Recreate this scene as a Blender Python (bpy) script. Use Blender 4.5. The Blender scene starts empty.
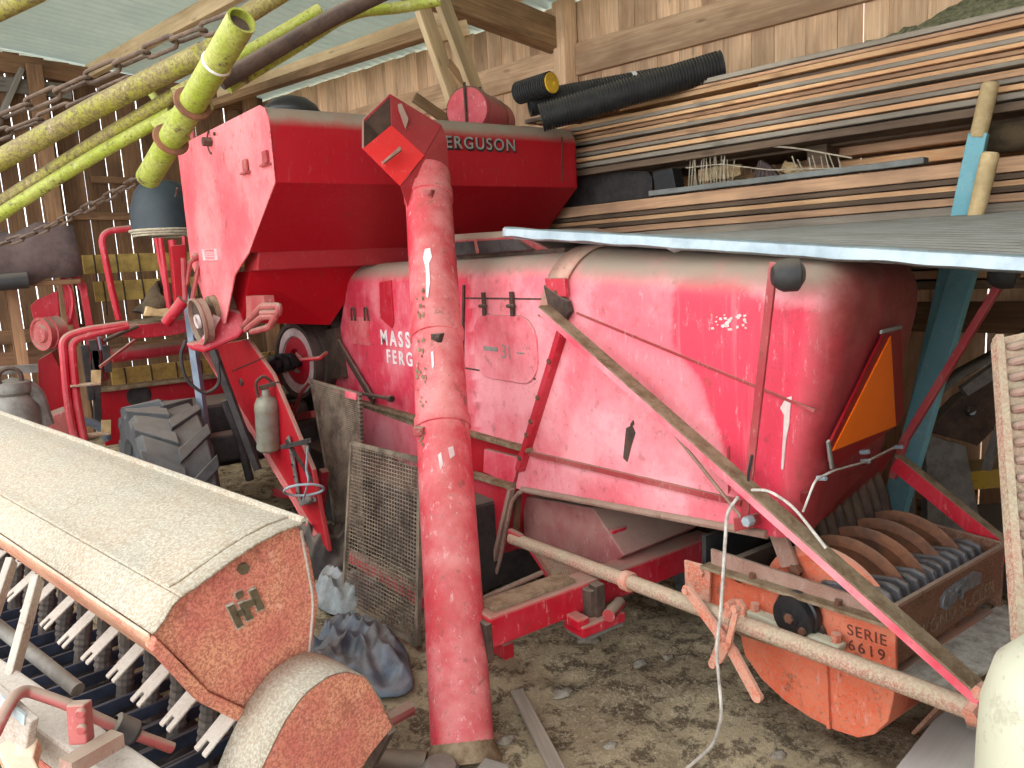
import bpy, bmesh, math, random
from mathutils import Vector, Matrix, Quaternion
random.seed(7)
R_ = random.random
def U(a, b): return random.uniform(a, b)
scene = bpy.context.scene
COL = scene.collection
V = Vector
# ---------------------------------------------------------------- camera frame
W, H, FPX = 1024, 768, 756.0
_ray = lambda p: V((p[0] - 512.0, p[1] - 384.0, FPX))
_a = _ray((-24, 292)).normalized()
_b = _ray((1618, 205)); _b = (_b - _a * _a.dot(_b)).normalized()
_z = _b.cross(_a)
if _z.y > 0: _z = -_z
CAM = V((0, 0, 1.8))
def wray(px, py):
    r = _ray((px, py)); return V((_b.dot(r), _a.dot(r), _z.dot(r)))
def P(px, py, x=None, y=None, z=None, d=None, n=None):
    """point of the place seen at a photograph position, on a known plane of the place"""
    r = wray(px, py)
    if d is not None: return CAM + r * (d / FPX)
    if x is not None: return CAM + r * (x / r.x)
    if y is not None: return CAM + r * (y / r.y)
    if z is not None: return CAM + r * ((z - 1.8) / r.z)
    return CAM + r * (n / (r.x * NV.x + r.y * NV.y))
# barn frame: N towards the lumber wall, Uv along it
NV = V((0.981, 0.1956, 0)).normalized(); UV_ = V((-0.1956, 0.981, 0)).normalized()
def B(n, u, z): return NV * n + UV_ * u + V((0, 0, z))
# ---------------------------------------------------------------- mesh builder
class MB:
    def __init__(s): s.v = []; s.f = []; s.uv = []; s.att = {}
    def add(s, vs, fs, uvs=None):
        o = len(s.v); s.v += [V(p) for p in vs]
        for i, f in enumerate(fs):
            s.f.append([k + o for k in f]); s.uv.append(uvs[i] if uvs else [(0, 0)] * len(f))
        return s
    def frame_box(s, c, ax, ay, az):          # half-axis vectors; ax is the long one
        c = V(c); r1, r2 = U(0, 60), U(0, 60); L = ax.length; A = ay.length; Bz = az.length
        vs = []; loc = []
        for i in (-1, 1):
            for j in (-1, 1):
                for k in (-1, 1):
                    vs.append(c + ax * i + ay * j + az * k); loc.append((i * L, j * A, k * Bz))
        fs = [(0, 1, 3, 2), (4, 6, 7, 5), (0, 4, 5, 1), (2, 3, 7, 6), (0, 2, 6, 4), (1, 5, 7, 3)]
        uvs = []
        for n_, f in enumerate(fs):
            uvs.append([(loc[q][0] + r1 if n_ > 1 else loc[q][2] + r1, (loc[q][1] if n_ in (0, 1, 4, 5) else loc[q][2]) + r2) for q in f])
        return s.add(vs, fs, uvs)
    def box(s, c, size, rz=0):
        cx, sx = math.cos(rz), math.sin(rz)
        ax, ay, az = V((cx, sx, 0)) * (size[0] / 2), V((-sx, cx, 0)) * (size[1] / 2), V((0, 0, size[2] / 2))
        return s.frame_box(c, ax, ay, az)
    def bar(s, p0, p1, w, h, up=(0, 0, 1)):   # w sideways, h along up
        p0, p1 = V(p0), V(p1); d = p1 - p0; L = d.length; d = d / L
        up = V(up); side = d.cross(up)
        if side.length < 1e-4: side = d.cross(V((1, 0, 0)))
        side.normalize(); u2 = side.cross(d).normalized()
        return s.frame_box((p0 + p1) / 2, d * (L / 2), side * (w / 2), u2 * (h / 2))
    def tube(s, pts, r, n=12, cap=True, close=False):
        pts = [V(p) for p in pts]; m = len(pts); rs = r if isinstance(r, (list, tuple)) else [r] * m
        tang = []
        for i in range(m):
            a = pts[i - 1] if (i > 0 or close) else pts[i]; b = pts[(i + 1) % m] if (i < m - 1 or close) else pts[i]
            tang.append((b - a).normalized())
        ref = V((0, 0, 1)) if abs(tang[0].z) < .9 else V((1, 0, 0))
        x = tang[0].cross(ref).normalized(); vs = []
        for i in range(m):
            x = (x - tang[i] * x.dot(tang[i])).normalized(); y = tang[i].cross(x)
            for k in range(n):
                t = 2 * math.pi * k / n; vs.append(pts[i] + (x * math.cos(t) + y * math.sin(t)) * rs[i])
        fs = []; uvs = []; acc = 0
        for i in range(m if close else m - 1):
            j = (i + 1) % m; l = (pts[j] - pts[i]).length
            for k in range(n):
                k2 = (k + 1) % n; fs.append((i * n + k, i * n + k2, j * n + k2, j * n + k))
                uvs.append([(acc, k * .05), (acc, k * .05 + .05), (acc + l, k * .05 + .05), (acc + l, k * .05)])
            acc += l
        if cap and not close:
            fs.append(tuple(range(n - 1, -1, -1))); uvs.append([(0, 0)] * n)
            fs.append(tuple((m - 1) * n + k for k in range(n))); uvs.append([(0, 0)] * n)
        return s.add(vs, fs, uvs)
    def cyl(s, p0, p1, r0, r1=None, n=20, cap=True): return s.tube([p0, p1], [r0, r0 if r1 is None else r1], n, cap)
    def pipe(s, p0, p1, ro, ri, n=24):        # open-ended pipe with wall thickness
        return s.lathe(p0, V(p1) - V(p0), [(ro, 0), (ro, 1), (ri, 1), (ri, 0), (ro, 0)], n, rel=True)
    def lathe(s, c, axis, prof, n=24, rel=False):   # prof: (radius, along)
        c = V(c); axis = V(axis); L = axis.length if rel else 1.0; a = axis.normalized()
        x = a.cross(V((0, 0, 1)) if abs(a.z) < .9 else V((1, 0, 0))).normalized(); y = a.cross(x)
        vs = []
        for (r, t) in prof:
            for k in range(n):
                q = 2 * math.pi * k / n; vs.append(c + a * (t * L) + (x * math.cos(q) + y * math.sin(q)) * max(r, 1e-4))
        fs = []
        for i in range(len(prof) - 1):
            for k in range(n):
                k2 = (k + 1) % n; fs.append((i * n + k, i * n + k2, (i + 1) * n + k2, (i + 1) * n + k))
        return s.add(vs, fs)
    def prism(s, poly, off):
        poly = [V(p) for p in poly]; off = V(off); n = len(poly)
        vs = poly + [p + off for p in poly]
        fs = [tuple(range(n)), tuple(range(2 * n - 1, n - 1, -1))] + [(i, (i + 1) % n, n + (i + 1) % n, n + i) for i in range(n)]
        return s.add(vs, fs)
    def loft(s, rings, close=False, cap0=False, cap1=False):
        n = len(rings[0]); vs = [p for r in rings for p in r]; fs = []
        for i in range(len(rings) - 1):
            for k in range(n if close else n - 1):
                k2 = (k + 1) % n; fs.append((i * n + k, i * n + k2, (i + 1) * n + k2, (i + 1) * n + k))
        if cap0: fs.append(tuple(range(n - 1, -1, -1)))
        if cap1: fs.append(tuple((len(rings) - 1) * n + k for k in range(n)))
        return s.add(vs, fs)
    def ball(s, c, r, n=12, sc=(1, 1, 1)):
        prof = []; m = n // 2 + 1; vs = []
        for i in range(m + 1):
            t = math.pi * i / m
            for k in range(n):
                q = 2 * math.pi * k / n
                vs.append(V(c) + V((r * sc[0] * math.sin(t) * math.cos(q), r * sc[1] * math.sin(t) * math.sin(q), r * sc[2] * math.cos(t))))
        fs = [(i * n + k, i * n + (k + 1) % n, (i + 1) * n + (k + 1) % n, (i + 1) * n + k) for i in range(m) for k in range(n)]
        return s.add(vs, fs)
    def bolt(s, c, axis, r=.012, h=.01):
        a = V(axis).normalized(); return s.tube([V(c) - a * .002, V(c) + a * h], r, 6)
    def build(s, name, m, parent=None, smooth=35, bevel=0, solid=0, merge=True, seg=2):
        off = V((0, 0, 0)); q = parent
        while q is not None: off += q.location; q = q.parent
        me = bpy.data.meshes.new(name); me.from_pydata([v - off for v in s.v], [], s.f)
        ul = me.uv_layers.new(name='UVMap'); k = 0
        flat = []
        for u in s.uv:
            for c in u: flat += [c[0], c[1]]
        ul.data.foreach_set('uv', flat)
        if s.att:
            for nm, vals in s.att.items():
                at = me.attributes.new(nm, 'FLOAT', 'POINT'); at.data.foreach_set('value', vals)
        bm = bmesh.new(); bm.from_mesh(me)
        if merge: bmesh.ops.remove_doubles(bm, verts=bm.verts, dist=1e-5)
        bmesh.ops.recalc_face_normals(bm, faces=bm.faces); bm.to_mesh(me); bm.free()
        if smooth:
            me.polygons.foreach_set('use_smooth', [True] * len(me.polygons)); me.set_sharp_from_angle(angle=math.radians(smooth))
        me.materials.append(M[m] if isinstance(m, str) else m)
        o = bpy.data.objects.new(name, me); COL.objects.link(o)
        if parent: o.parent = parent
        if solid:
            md = o.modifiers.new('solid', 'SOLIDIFY'); md.thickness = solid; md.offset = 0
        if bevel:
            md = o.modifiers.new('bevel', 'BEVEL'); md.width = bevel; md.segments = seg; md.limit_method = 'ANGLE'; md.angle_limit = math.radians(40)
        return o
def tag(o, label=None, cat=None, group=None, kind=None):
    if label: o['label'] = label
    if cat: o['category'] = cat
    if group: o['group'] = group
    if kind: o['kind'] = kind
    return o
def thing(name, label, cat, loc=(0, 0, 0), group=None):
    o = bpy.data.objects.new(name, None); COL.objects.link(o); o.location = loc; o.empty_display_size = .1
    return tag(o, label, cat, group)
def struct(name, mb, m, **k): return tag(mb.build(name, m, **k), kind='structure')
def arc(c, x, y, r, a0, a1, n):
    return [V(c) + V(x) * (r * math.cos(math.radians(a0 + (a1 - a0) * i / n))) + V(y) * (r * math.sin(math.radians(a0 + (a1 - a0) * i / n))) for i in range(n + 1)]
def lerp(a, b, t): return a + (b - a) * t
def fillet(pts, r, n=6):                      # round the inner corners of a path
    pts = [V(p) for p in pts]; out = [pts[0]]
    for i in range(1, len(pts) - 1):
        a, b, c = pts[i - 1], pts[i], pts[i + 1]
        ra = min(r, (a - b).length * .45, (c - b).length * .45)
        p, q = b + (a - b).normalized() * ra, b + (c - b).normalized() * ra
        for k in range(n + 1):
            t = k / n; out.append(p * (1 - t) ** 2 + b * (2 * t * (1 - t)) + q * t * t)
    return out + [pts[-1]]
def inside(p, poly):
    x, y = p; c = False; j = len(poly) - 1
    for i in range(len(poly)):
        xi, yi = poly[i]; xj, yj = poly[j]
        if (yi > y) != (yj > y) and x < (xj - xi) * (y - yi) / (yj - yi) + xi: c = not c
        j = i
    return c
def letters(txt, name, m, origin, xdir, ydir, size, parent, depth=.002, center=False, spacing=1.0, bold=0):
    cu = bpy.data.curves.new('t', 'FONT'); cu.body = txt; cu.size = size; cu.extrude = depth; cu.space_character = spacing; cu.offset = bold
    if center: cu.align_x = 'CENTER'
    o = bpy.data.objects.new('t', cu); COL.objects.link(o); bpy.context.view_layer.update()
    me = bpy.data.meshes.new_from_object(o.evaluated_get(bpy.context.evaluated_depsgraph_get()))
    bpy.data.objects.remove(o)
    x = V(xdir).normalized(); y = V(ydir); y = (y - x * x.dot(y)).normalized(); z = x.cross(y)
    off = V((0, 0, 0)); q = parent
    while q is not None: off += q.location; q = q.parent
    for v in me.vertices:
        c = v.co.copy(); v.co = V(origin) + x * c.x + y * c.y + z * c.z - off
    me.materials.clear(); me.materials.append(M[m]); me.name = name
    ob = bpy.data.objects.new(name, me); COL.objects.link(ob)
    if parent: ob.parent = parent
    return ob
# ---------------------------------------------------------------- materials
M = {}
class NT:
    def __init__(s, name):
        s.m = bpy.data.materials.new(name); s.m.use_nodes = True; s.t = s.m.node_tree; s.t.nodes.clear()
        s.out = s.n('ShaderNodeOutputMaterial'); s.b = s.n('ShaderNodeBsdfPrincipled'); s.l(s.b.outputs[0], s.out.inputs[0])
    def n(s, t, **k):
        q = s.t.nodes.new(t)
        for a, b in k.items(): setattr(q, a, b)
        return q
    def l(s, a, b): s.t.links.new(a, b)
    def coord(s, kind='Object', scale=(1, 1, 1)):
        c = s.n('ShaderNodeTexCoord'); mp = s.n('ShaderNodeMapping'); s.l(c.outputs[kind], mp.inputs[0]); mp.inputs['Scale'].default_value = scale; return mp.outputs[0]
    def noise(s, vec, scale, detail=4, rough=.6, dist=0):
        q = s.n('ShaderNodeTexNoise'); s.l(vec, q.inputs['Vector']); q.inputs['Scale'].default_value = scale; q.inputs['Detail'].default_value = detail
        q.inputs['Roughness'].default_value = rough; q.inputs['Distortion'].default_value = dist; return q.outputs['Fac']
    def ramp(s, f, a, b, v0=0, v1=1):
        q = s.n('ShaderNodeMapRange'); q.interpolation_type = 'SMOOTHSTEP'; s.l(f, q.inputs[0]); q.inputs[1].default_value = a; q.inputs[2].default_value = b; q.inputs[3].default_value = v0; q.inputs[4].default_value = v1; return q.outputs[0]
    def math(s, op, a, b=None):
        q = s.n('ShaderNodeMath', operation=op)
        for i, x in enumerate((a, b)):
            if x is None: continue
            if isinstance(x, (int, float)): q.inputs[i].default_value = x
            else: s.l(x, q.inputs[i])
        return q.outputs[0]
    def mix(s, f, a, b):
        q = s.n('ShaderNodeMix', data_type='RGBA')
        if isinstance(f, (int, float)): q.inputs[0].default_value = f
        else: s.l(f, q.inputs[0])
        for i, x in ((6, a), (7, b)):
            if isinstance(x, tuple): q.inputs[i].default_value = (*x, 1)
            else: s.l(x, q.inputs[i])
        return q.outputs[2]
    def bump(s, f, strength=.3, dist=.01):
        q = s.n('ShaderNodeBump'); q.inputs['Strength'].default_value = strength; q.inputs['Distance'].default_value = dist; s.l(f, q.inputs['Height']); s.l(q.outputs[0], s.b.inputs['Normal'])
    def upness(s):
        g = s.n('ShaderNodeNewGeometry'); x = s.n('ShaderNodeSeparateXYZ'); s.l(g.outputs['True Normal'], x.inputs[0]); return x.outputs[2]
    def smooth_upness(s):
        g = s.n('ShaderNodeNewGeometry'); x = s.n('ShaderNodeSeparateXYZ'); s.l(g.outputs['Normal'], x.inputs[0]); return x.outputs[2]
def srgb(r, g, b):
    f = lambda c: (c / 255 / 12.92) if c / 255 <= .04045 else ((c / 255 + .055) / 1.055) ** 2.4
    return (f(r), f(g), f(b))
DUST = srgb(150, 136, 118)
def paint(name, base, faded, fade=.5, dust=.7, rust=.25, rough=.42, rustc=srgb(96, 62, 44), dustc=DUST, fscale=1.6, grain=0, spec=.4, d0=.15, d1=.7, scratch=.25):
    k = NT(name); v = k.coord()
    at = k.n('ShaderNodeAttribute', attribute_name='fade')
    n1 = k.ramp(k.noise(v, fscale, 5, .65), .35, .68)
    f = k.math('ADD', k.math('MULTIPLY', n1, fade), at.outputs['Fac'])
    sub = k.n('ShaderNodeClamp'); k.l(f, sub.inputs[0])
    c = k.mix(sub.outputs[0], base, faded)
    # vertical streaks of wear
    n4 = k.ramp(k.noise(k.coord(scale=(9, 9, .7)), 3, 3), .55, .75); c = k.mix(k.math('MULTIPLY', n4, .22), c, faded)
    n2 = k.noise(v, 11, 8, .72); c = k.mix(k.math('MULTIPLY', k.ramp(n2, .575, .66), rust), c, rustc)
    n5 = k.noise(v, 48, 5, .75); c = k.mix(k.math('MULTIPLY', k.ramp(n5, .585, .64), rust * .8), c, rustc)
    n7 = k.noise(k.coord(scale=(1, 1, .35)), 34, 6, .8); c = k.mix(k.math('MULTIPLY', k.ramp(n7, .57, .66), scratch), c, srgb(236, 206, 202))
    if grain:
        n6 = k.noise(v, 120, 4, .85); c = k.mix(k.math('MULTIPLY', k.ramp(n6, .47, .55), grain * 1.3), c, dustc)
    up = k.ramp(k.smooth_upness(), d0, d1); n3 = k.ramp(k.noise(v, 5, 5, .7), .25, .6, .55, 1)
    dm = k.math('MULTIPLY', k.math('MULTIPLY', up, n3), dust); c = k.mix(dm, c, dustc)
    dt = k.n('ShaderNodeAttribute', attribute_name='dirt'); c = k.mix(k.math('MULTIPLY', dt.outputs['Fac'], k.ramp(k.noise(v, 7, 6, .7), .3, .62, .45, 1)), c, dustc)
    dg = k.n('ShaderNodeAttribute', attribute_name='rear_shade'); c = k.mix(k.math('MULTIPLY', dg.outputs['Fac'], k.ramp(k.noise(v, 4, 6, .7), .3, .6, .6, 1)), c, srgb(112, 30, 30))  # dark red mixed into the paint where a face lies in shade
    k.l(c, k.b.inputs['Base Color'])
    k.l(k.math('ADD', k.math('MULTIPLY', dm, .4), k.math('ADD', k.math('MULTIPLY', n2, .25), rough - .1)), k.b.inputs['Roughness'])
    k.b.inputs['Specular IOR Level'].default_value = spec
    k.bump(k.math('ADD', k.noise(v, 6, 3), k.math('MULTIPLY', n2, .25)), .12, .02); M[name] = k.m
def plain(name, c, rough=.6, metal=0, var=.3, c2=None, scale=8, bump=.1, dust=.0, spec=.4):
    k = NT(name); v = k.coord(); n1 = k.ramp(k.noise(v, scale, 6, .7), .35, .68)
    col = k.mix(k.math('MULTIPLY', n1, 1.0), c, c2 if c2 else tuple(x * (1 - var) for x in c))
    if dust:
        up = k.ramp(k.smooth_upness(), .2, .9); col = k.mix(k.math('MULTIPLY', up, dust), col, DUST)
    k.l(col, k.b.inputs['Base Color']); k.b.inputs['Roughness'].default_value = rough; k.b.inputs['Metallic'].default_value = metal; k.b.inputs['Specular IOR Level'].default_value = spec
    if bump: k.bump(k.noise(v, scale * 4, 5, .7), bump * 2, .01)
    M[name] = k.m
def wood(name, c1, c2, c3, rough=.8, knots=.5, obj=False, moss=None):
    k = NT(name)
    kind = 'Object' if obj else 'UV'
    v = k.coord(kind, (1.2, 26, 26)); big = k.coord(kind, (.8, 2.2, 2.2)); vb = k.coord(kind, (.5, 3.1, 3.1))
    g = k.noise(v, 1.6, 6, .65, .6); b = k.noise(big, 1.3, 4); 
    oi = k.n('ShaderNodeObjectInfo')
    c = k.mix(k.ramp(g, .3, .7), c1, c2); c = k.mix(k.math('MULTIPLY', k.ramp(b, .4, .68), .75), c, c3)
    kn = k.n('ShaderNodeTexVoronoi'); k.l(k.coord(kind, (2.2, 9, 9)), kn.inputs['Vector']); kn.inputs['Scale'].default_value = 1.0
    c = k.mix(k.math('MULTIPLY', k.ramp(kn.outputs['Distance'], .16, .05), knots), c, tuple(x * .35 for x in c1))
    hs = k.n('ShaderNodeHueSaturation'); k.l(c, hs.inputs['Color'])
    k.l(k.math('ADD', k.math('MULTIPLY', oi.outputs['Random'], .5), k.ramp(k.noise(vb, .7, 1), .3, .7, .5, .95)), hs.inputs['Value'])
    c = hs.outputs[0]
    if moss: c = k.mix(k.ramp(k.noise(big, 3, 5), .5, .7), c, moss)
    k.l(c, k.b.inputs['Base Color']); k.b.inputs['Roughness'].default_value = rough; k.b.inputs['Specular IOR Level'].default_value = .2
    k.bump(g, .35, .006); M[name] = k.m
RED = srgb(176, 14, 36); PINK = srgb(233, 128, 134); DRED = srgb(150, 10, 30)
paint('red', RED, PINK, fade=.45, dust=.75, rust=.35)
paint('red_faded', srgb(212, 58, 80), srgb(242, 160, 166), fade=.85, dust=.75, rust=.35)
paint('red_panel', RED, srgb(228, 108, 120), fade=.25, dust=.85, rust=.3, fscale=2.2)
paint('red_deep', srgb(168, 6, 26), srgb(176, 40, 50), fade=.3, dust=.8, rust=.25, scratch=.05)
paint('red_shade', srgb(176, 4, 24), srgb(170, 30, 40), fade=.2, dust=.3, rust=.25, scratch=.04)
paint('spout_red', srgb(158, 34, 42), srgb(170, 60, 62), fade=.5, dust=.0, rust=.3, scratch=.1)
paint('apron_red', srgb(132, 26, 30), srgb(138, 62, 56), fade=.5, dust=.2, rust=.4, scratch=.05)
plain('spout_inner', srgb(84, 62, 48), .9, c2=srgb(60, 44, 36), scale=14)
paint('red_grimy', srgb(150, 84, 84), srgb(168, 128, 118), fade=.9, dust=.6, rust=.5, fscale=3)
paint('red_dusty', srgb(150, 42, 48), srgb(190, 120, 112), fade=.6, dust=.9, rust=.6)
paint('red_bright', srgb(214, 16, 24), srgb(226, 60, 60), fade=.3, dust=.1, rust=.1)
paint('tank_side', srgb(222, 92, 100), srgb(240, 150, 150), fade=.8, dust=.5, rust=.5)
paint('auger_red', srgb(200, 40, 60), srgb(232, 142, 142), fade=.9, dust=.3, rust=.6, fscale=3, scratch=.5)
paint('drill_orange', srgb(206, 120, 106), srgb(224, 166, 128), fade=.8, dust=.6, rust=.5, fscale=5, grain=.6, dustc=srgb(160, 88, 74), rough=.75, spec=.15)
paint('drill_dust', srgb(146, 136, 118), srgb(160, 132, 104), fade=.7, dust=.3, rust=.45, fscale=4, grain=.75, rustc=srgb(116, 80, 56), dustc=srgb(186, 178, 162), rough=.85, spec=.1)
paint('drill_lip', srgb(196, 116, 92), srgb(206, 156, 124), fade=.9, dust=.85, rust=.5, fscale=5, grain=.3, rustc=srgb(160, 84, 70), dustc=srgb(214, 196, 172), rough=.85, spec=.1)
paint('fork', srgb(176, 164, 152), srgb(160, 140, 126), fade=.8, dust=.4, rust=.5, fscale=9, grain=.4, dustc=srgb(196, 188, 176), rough=.85, spec=.1)
paint('chop_orange', srgb(214, 92, 56), srgb(222, 132, 100), fade=.7, dust=.9, rust=.6, fscale=4, grain=.3, dustc=srgb(160, 140, 124), rough=.7, spec=.2)
paint('chop_link', srgb(206, 104, 76), srgb(208, 150, 126), fade=.9, dust=.5, rust=.6, fscale=9, grain=.5, dustc=srgb(196, 170, 150), rough=.8, spec=.15)
paint('chop_brown', srgb(112, 66, 48), srgb(128, 90, 70), fade=.8, dust=.7, rust=.7, fscale=6, grain=.3, rough=.75, spec=.2)
paint('rail_brown', srgb(150, 108, 96), srgb(168, 136, 122), fade=.9, dust=.75, rust=.6, fscale=8, grain=.4, rough=.8, spec=.15)
paint('pipe_dust', srgb(156, 132, 112), srgb(176, 104, 94), fade=.75, dust=.5, rust=.9, fscale=9, grain=.6, rustc=srgb(98, 70, 54), dustc=srgb(186, 174, 148), rough=.85, spec=.1)
paint('lime', srgb(150, 162, 44), srgb(172, 172, 92), fade=.8, dust=.4, rust=1.0, fscale=14, grain=.3, rustc=srgb(84, 66, 44), dustc=srgb(112, 98, 52), rough=.5)
paint('lime_worn', srgb(156, 152, 52), srgb(150, 134, 84), fade=.9, dust=.7, rust=1.0, fscale=16, grain=.6, rustc=srgb(78, 62, 44), dustc=srgb(110, 92, 66), rough=.6)
paint('yellow_bat', srgb(176, 142, 48), srgb(168, 140, 80), fade=.6, dust=.5, rust=.5, rough=.7)
paint('cream', srgb(190, 188, 164), srgb(200, 198, 178), fade=.5, dust=.0, rust=.25, rough=.6)
paint('blue_paint', srgb(104, 168, 182), srgb(140, 190, 198), fade=.6, dust=.3, rust=.3, rough=.6, rustc=srgb(120, 110, 90))
paint('strap_dust', srgb(196, 130, 112), srgb(186, 158, 138), fade=.9, dust=.5, rust=.8, fscale=8)
plain('shelf_dust', srgb(196, 192, 182), .95, c2=srgb(150, 142, 130), scale=18, bump=.3, spec=.1)
plain('dust_ledge', srgb(150, 132, 108), .95, c2=srgb(112, 92, 70), scale=14, bump=.3, spec=.1)
plain('rust', srgb(112, 72, 52), .85, c2=srgb(84, 56, 44), scale=10, bump=.3, dust=.3)
plain('rust_disc', srgb(132, 84, 56), .8, c2=srgb(88, 60, 48), scale=7, bump=.3, dust=.25)
plain('rust_dark', srgb(86, 66, 54), .85, c2=srgb(58, 46, 40), scale=12, bump=.3, dust=.4)
plain('chain', srgb(110, 88, 72), .8, c2=srgb(78, 62, 52), scale=20, bump=.3, dust=.3)
plain('knife', srgb(104, 102, 106), .6, c2=srgb(70, 66, 66), scale=15, dust=.35, metal=.2)
plain('iron_dark', srgb(62, 56, 54), .7, c2=srgb(40, 36, 36), scale=12, dust=.4)
plain('black', srgb(38, 38, 40), .6, c2=srgb(54, 52, 50), scale=9, dust=.25)
plain('black_gloss', srgb(34, 34, 36), .3, c2=srgb(50, 46, 44), scale=9)
plain('seat_black', srgb(58, 66, 70), .6, c2=srgb(48, 55, 60), scale=5)
plain('rubber', srgb(84, 86, 88), .85, c2=srgb(66, 66, 68), scale=9, dust=.35)
plain('steel', srgb(138, 148, 154), .5, metal=.3, c2=srgb(104, 112, 120), scale=9, dust=.3)
plain('grey_metal', srgb(126, 122, 116), .6, metal=.15, c2=srgb(94, 88, 82), scale=12, dust=.3)
plain('steel_blue', srgb(112, 124, 138), .5, metal=.2, c2=srgb(86, 96, 108), scale=6, dust=.2)
plain('galv', srgb(176, 190, 196), .45, metal=.25, c2=srgb(146, 160, 168), scale=5, dust=0)
plain('galv_dull', srgb(140, 142, 138), .7, metal=.1, c2=srgb(118, 118, 112), scale=4, dust=.35)
plain('extinguisher', srgb(148, 146, 134), .55, metal=.25, c2=srgb(124, 116, 96), scale=6)
plain('screen', srgb(140, 124, 106), .85, c2=srgb(84, 72, 60), scale=6, metal=.1)
plain('coulter', srgb(58, 66, 84), .55, c2=srgb(40, 42, 50), scale=6, metal=.3, dust=.2)
plain('hose', srgb(86, 76, 70), .9, c2=srgb(62, 54, 50), scale=16, dust=.3)
plain('belt', srgb(84, 70, 62), .85, c2=srgb(66, 54, 48), scale=12)
plain('pulley_white', srgb(214, 200, 194), .6, c2=srgb(190, 150, 148), scale=5)
plain('white', srgb(232, 228, 226), .6, c2=srgb(214, 200, 198), scale=20, bump=0)
plain('letter_grey', srgb(150, 150, 140), .6, c2=srgb(128, 126, 118), scale=30, bump=0)
plain('letter_dark', srgb(44, 30, 32), .6, bump=0)
plain('stencil', srgb(112, 62, 50), .8, c2=srgb(90, 52, 42), scale=30, bump=0)
plain('stencil_pale', srgb(150, 128, 104), .8, c2=srgb(104, 76, 58), scale=40, bump=0)
plain('emblem', srgb(112, 100, 78), .6, metal=.3, c2=srgb(92, 80, 60), scale=20)
plain('badge', srgb(150, 152, 156), .45, metal=.5, c2=srgb(110, 110, 112), scale=20)
plain('tri_orange', srgb(252, 120, 18), .5, c2=srgb(246, 112, 14), scale=3, bump=0)
plain('tri_red', srgb(140, 8, 22), .45, c2=srgb(126, 8, 20), scale=3, bump=0)
plain('cloth_brown', srgb(96, 80, 76), .95, c2=srgb(74, 62, 60), scale=6, bump=.2)
plain('tarp', srgb(104, 122, 140), .5, c2=srgb(48, 58, 70), scale=5, bump=.3, dust=.35)
plain('tarp_pale', srgb(158, 166, 168), .6, c2=srgb(110, 116, 116), scale=7, bump=.3, dust=.3)
plain('sack', srgb(86, 70, 48), .9, c2=srgb(46, 38, 30), scale=7, bump=.4)
plain('foam', srgb(204, 176, 130), .95, c2=srgb(170, 140, 100), scale=14, bump=.4)
plain('mat_green', srgb(186, 180, 144), 1, c2=srgb(120, 118, 92), scale=26, bump=1.0, spec=.05)
plain('rope', srgb(196, 184, 160), .9, c2=srgb(160, 148, 126), scale=30)
plain('cable_white', srgb(206, 200, 190), .6, c2=srgb(160, 150, 140), scale=20, bump=0)
plain('reel_yellow', srgb(188, 158, 84), .7, c2=srgb(150, 122, 66), scale=12)
plain('yellow_cap', srgb(226, 180, 48), .6, c2=srgb(196, 150, 40), scale=10)
plain('lens', srgb(120, 110, 92), .5, c2=srgb(50, 50, 44), scale=18, bump=.2)
plain('stone', srgb(150, 142, 128), .9, c2=srgb(120, 110, 96), scale=9, bump=.4)
plain('sheet_white', srgb(196, 208, 210), .7, c2=srgb(176, 190, 194), scale=8)
wood('wood_wall', srgb(196, 158, 124), srgb(226, 192, 156), srgb(160, 126, 98), knots=.6)
wood('wood_wall_dark', srgb(120, 88, 64), srgb(150, 116, 86), srgb(96, 72, 56), knots=.5)
wood('wood_beam', srgb(150, 116, 84), srgb(186, 152, 114), srgb(122, 94, 70))
wood('wood_pale', srgb(212, 180, 138), srgb(230, 206, 166), srgb(186, 154, 116))
wood('wood_grey', srgb(128, 122, 112), srgb(148, 142, 132), srgb(108, 100, 92))
wood('plank_fresh', srgb(222, 168, 120), srgb(236, 196, 150), srgb(180, 132, 98), obj=True)
wood('plank_pale', srgb(222, 218, 208), srgb(232, 228, 220), srgb(196, 190, 178), obj=True, knots=.2)
wood('plank_brown', srgb(176, 136, 106), srgb(206, 164, 128), srgb(134, 106, 86), obj=True)
wood('plank_grey', srgb(146, 136, 122), srgb(172, 160, 144), srgb(118, 108, 96), obj=True)
wood('plank_dark', srgb(98, 80, 64), srgb(122, 102, 84), srgb(78, 64, 54), obj=True)
wood('handle_wood', srgb(196, 168, 122), srgb(212, 188, 144), srgb(164, 138, 98), obj=True, knots=.1)
def soil():
    k = NT('soil'); v = k.coord(); n1 = k.noise(v, 1.1, 5, .65); n2 = k.noise(v, 9, 8, .75); n3 = k.noise(v, 52, 6, .8)
    c = k.mix(k.ramp(n1, .35, .65), srgb(168, 148, 120), srgb(222, 204, 166)); c = k.mix(k.math('MULTIPLY', k.ramp(n2, .48, .58), .8), c, srgb(92, 76, 60))
    c = k.mix(k.math('MULTIPLY', k.ramp(n3, .52, .6), .7), c, srgb(226, 212, 182))
    st = k.noise(k.coord(scale=(14, 60, 40)), 1.6, 3, .6, 1.5); c = k.mix(k.math('MULTIPLY', k.ramp(st, .62, .72), .45), c, srgb(196, 176, 136))
    k.l(c, k.b.inputs['Base Color']); k.b.inputs['Roughness'].default_value = 1; k.b.inputs['Specular IOR Level'].default_value = .1
    k.bump(k.math('ADD', n2, k.math('MULTIPLY', n3, .5)), 1.0, .05); M['soil'] = k.m
soil()
from mathutils import noise as mnoise
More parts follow.
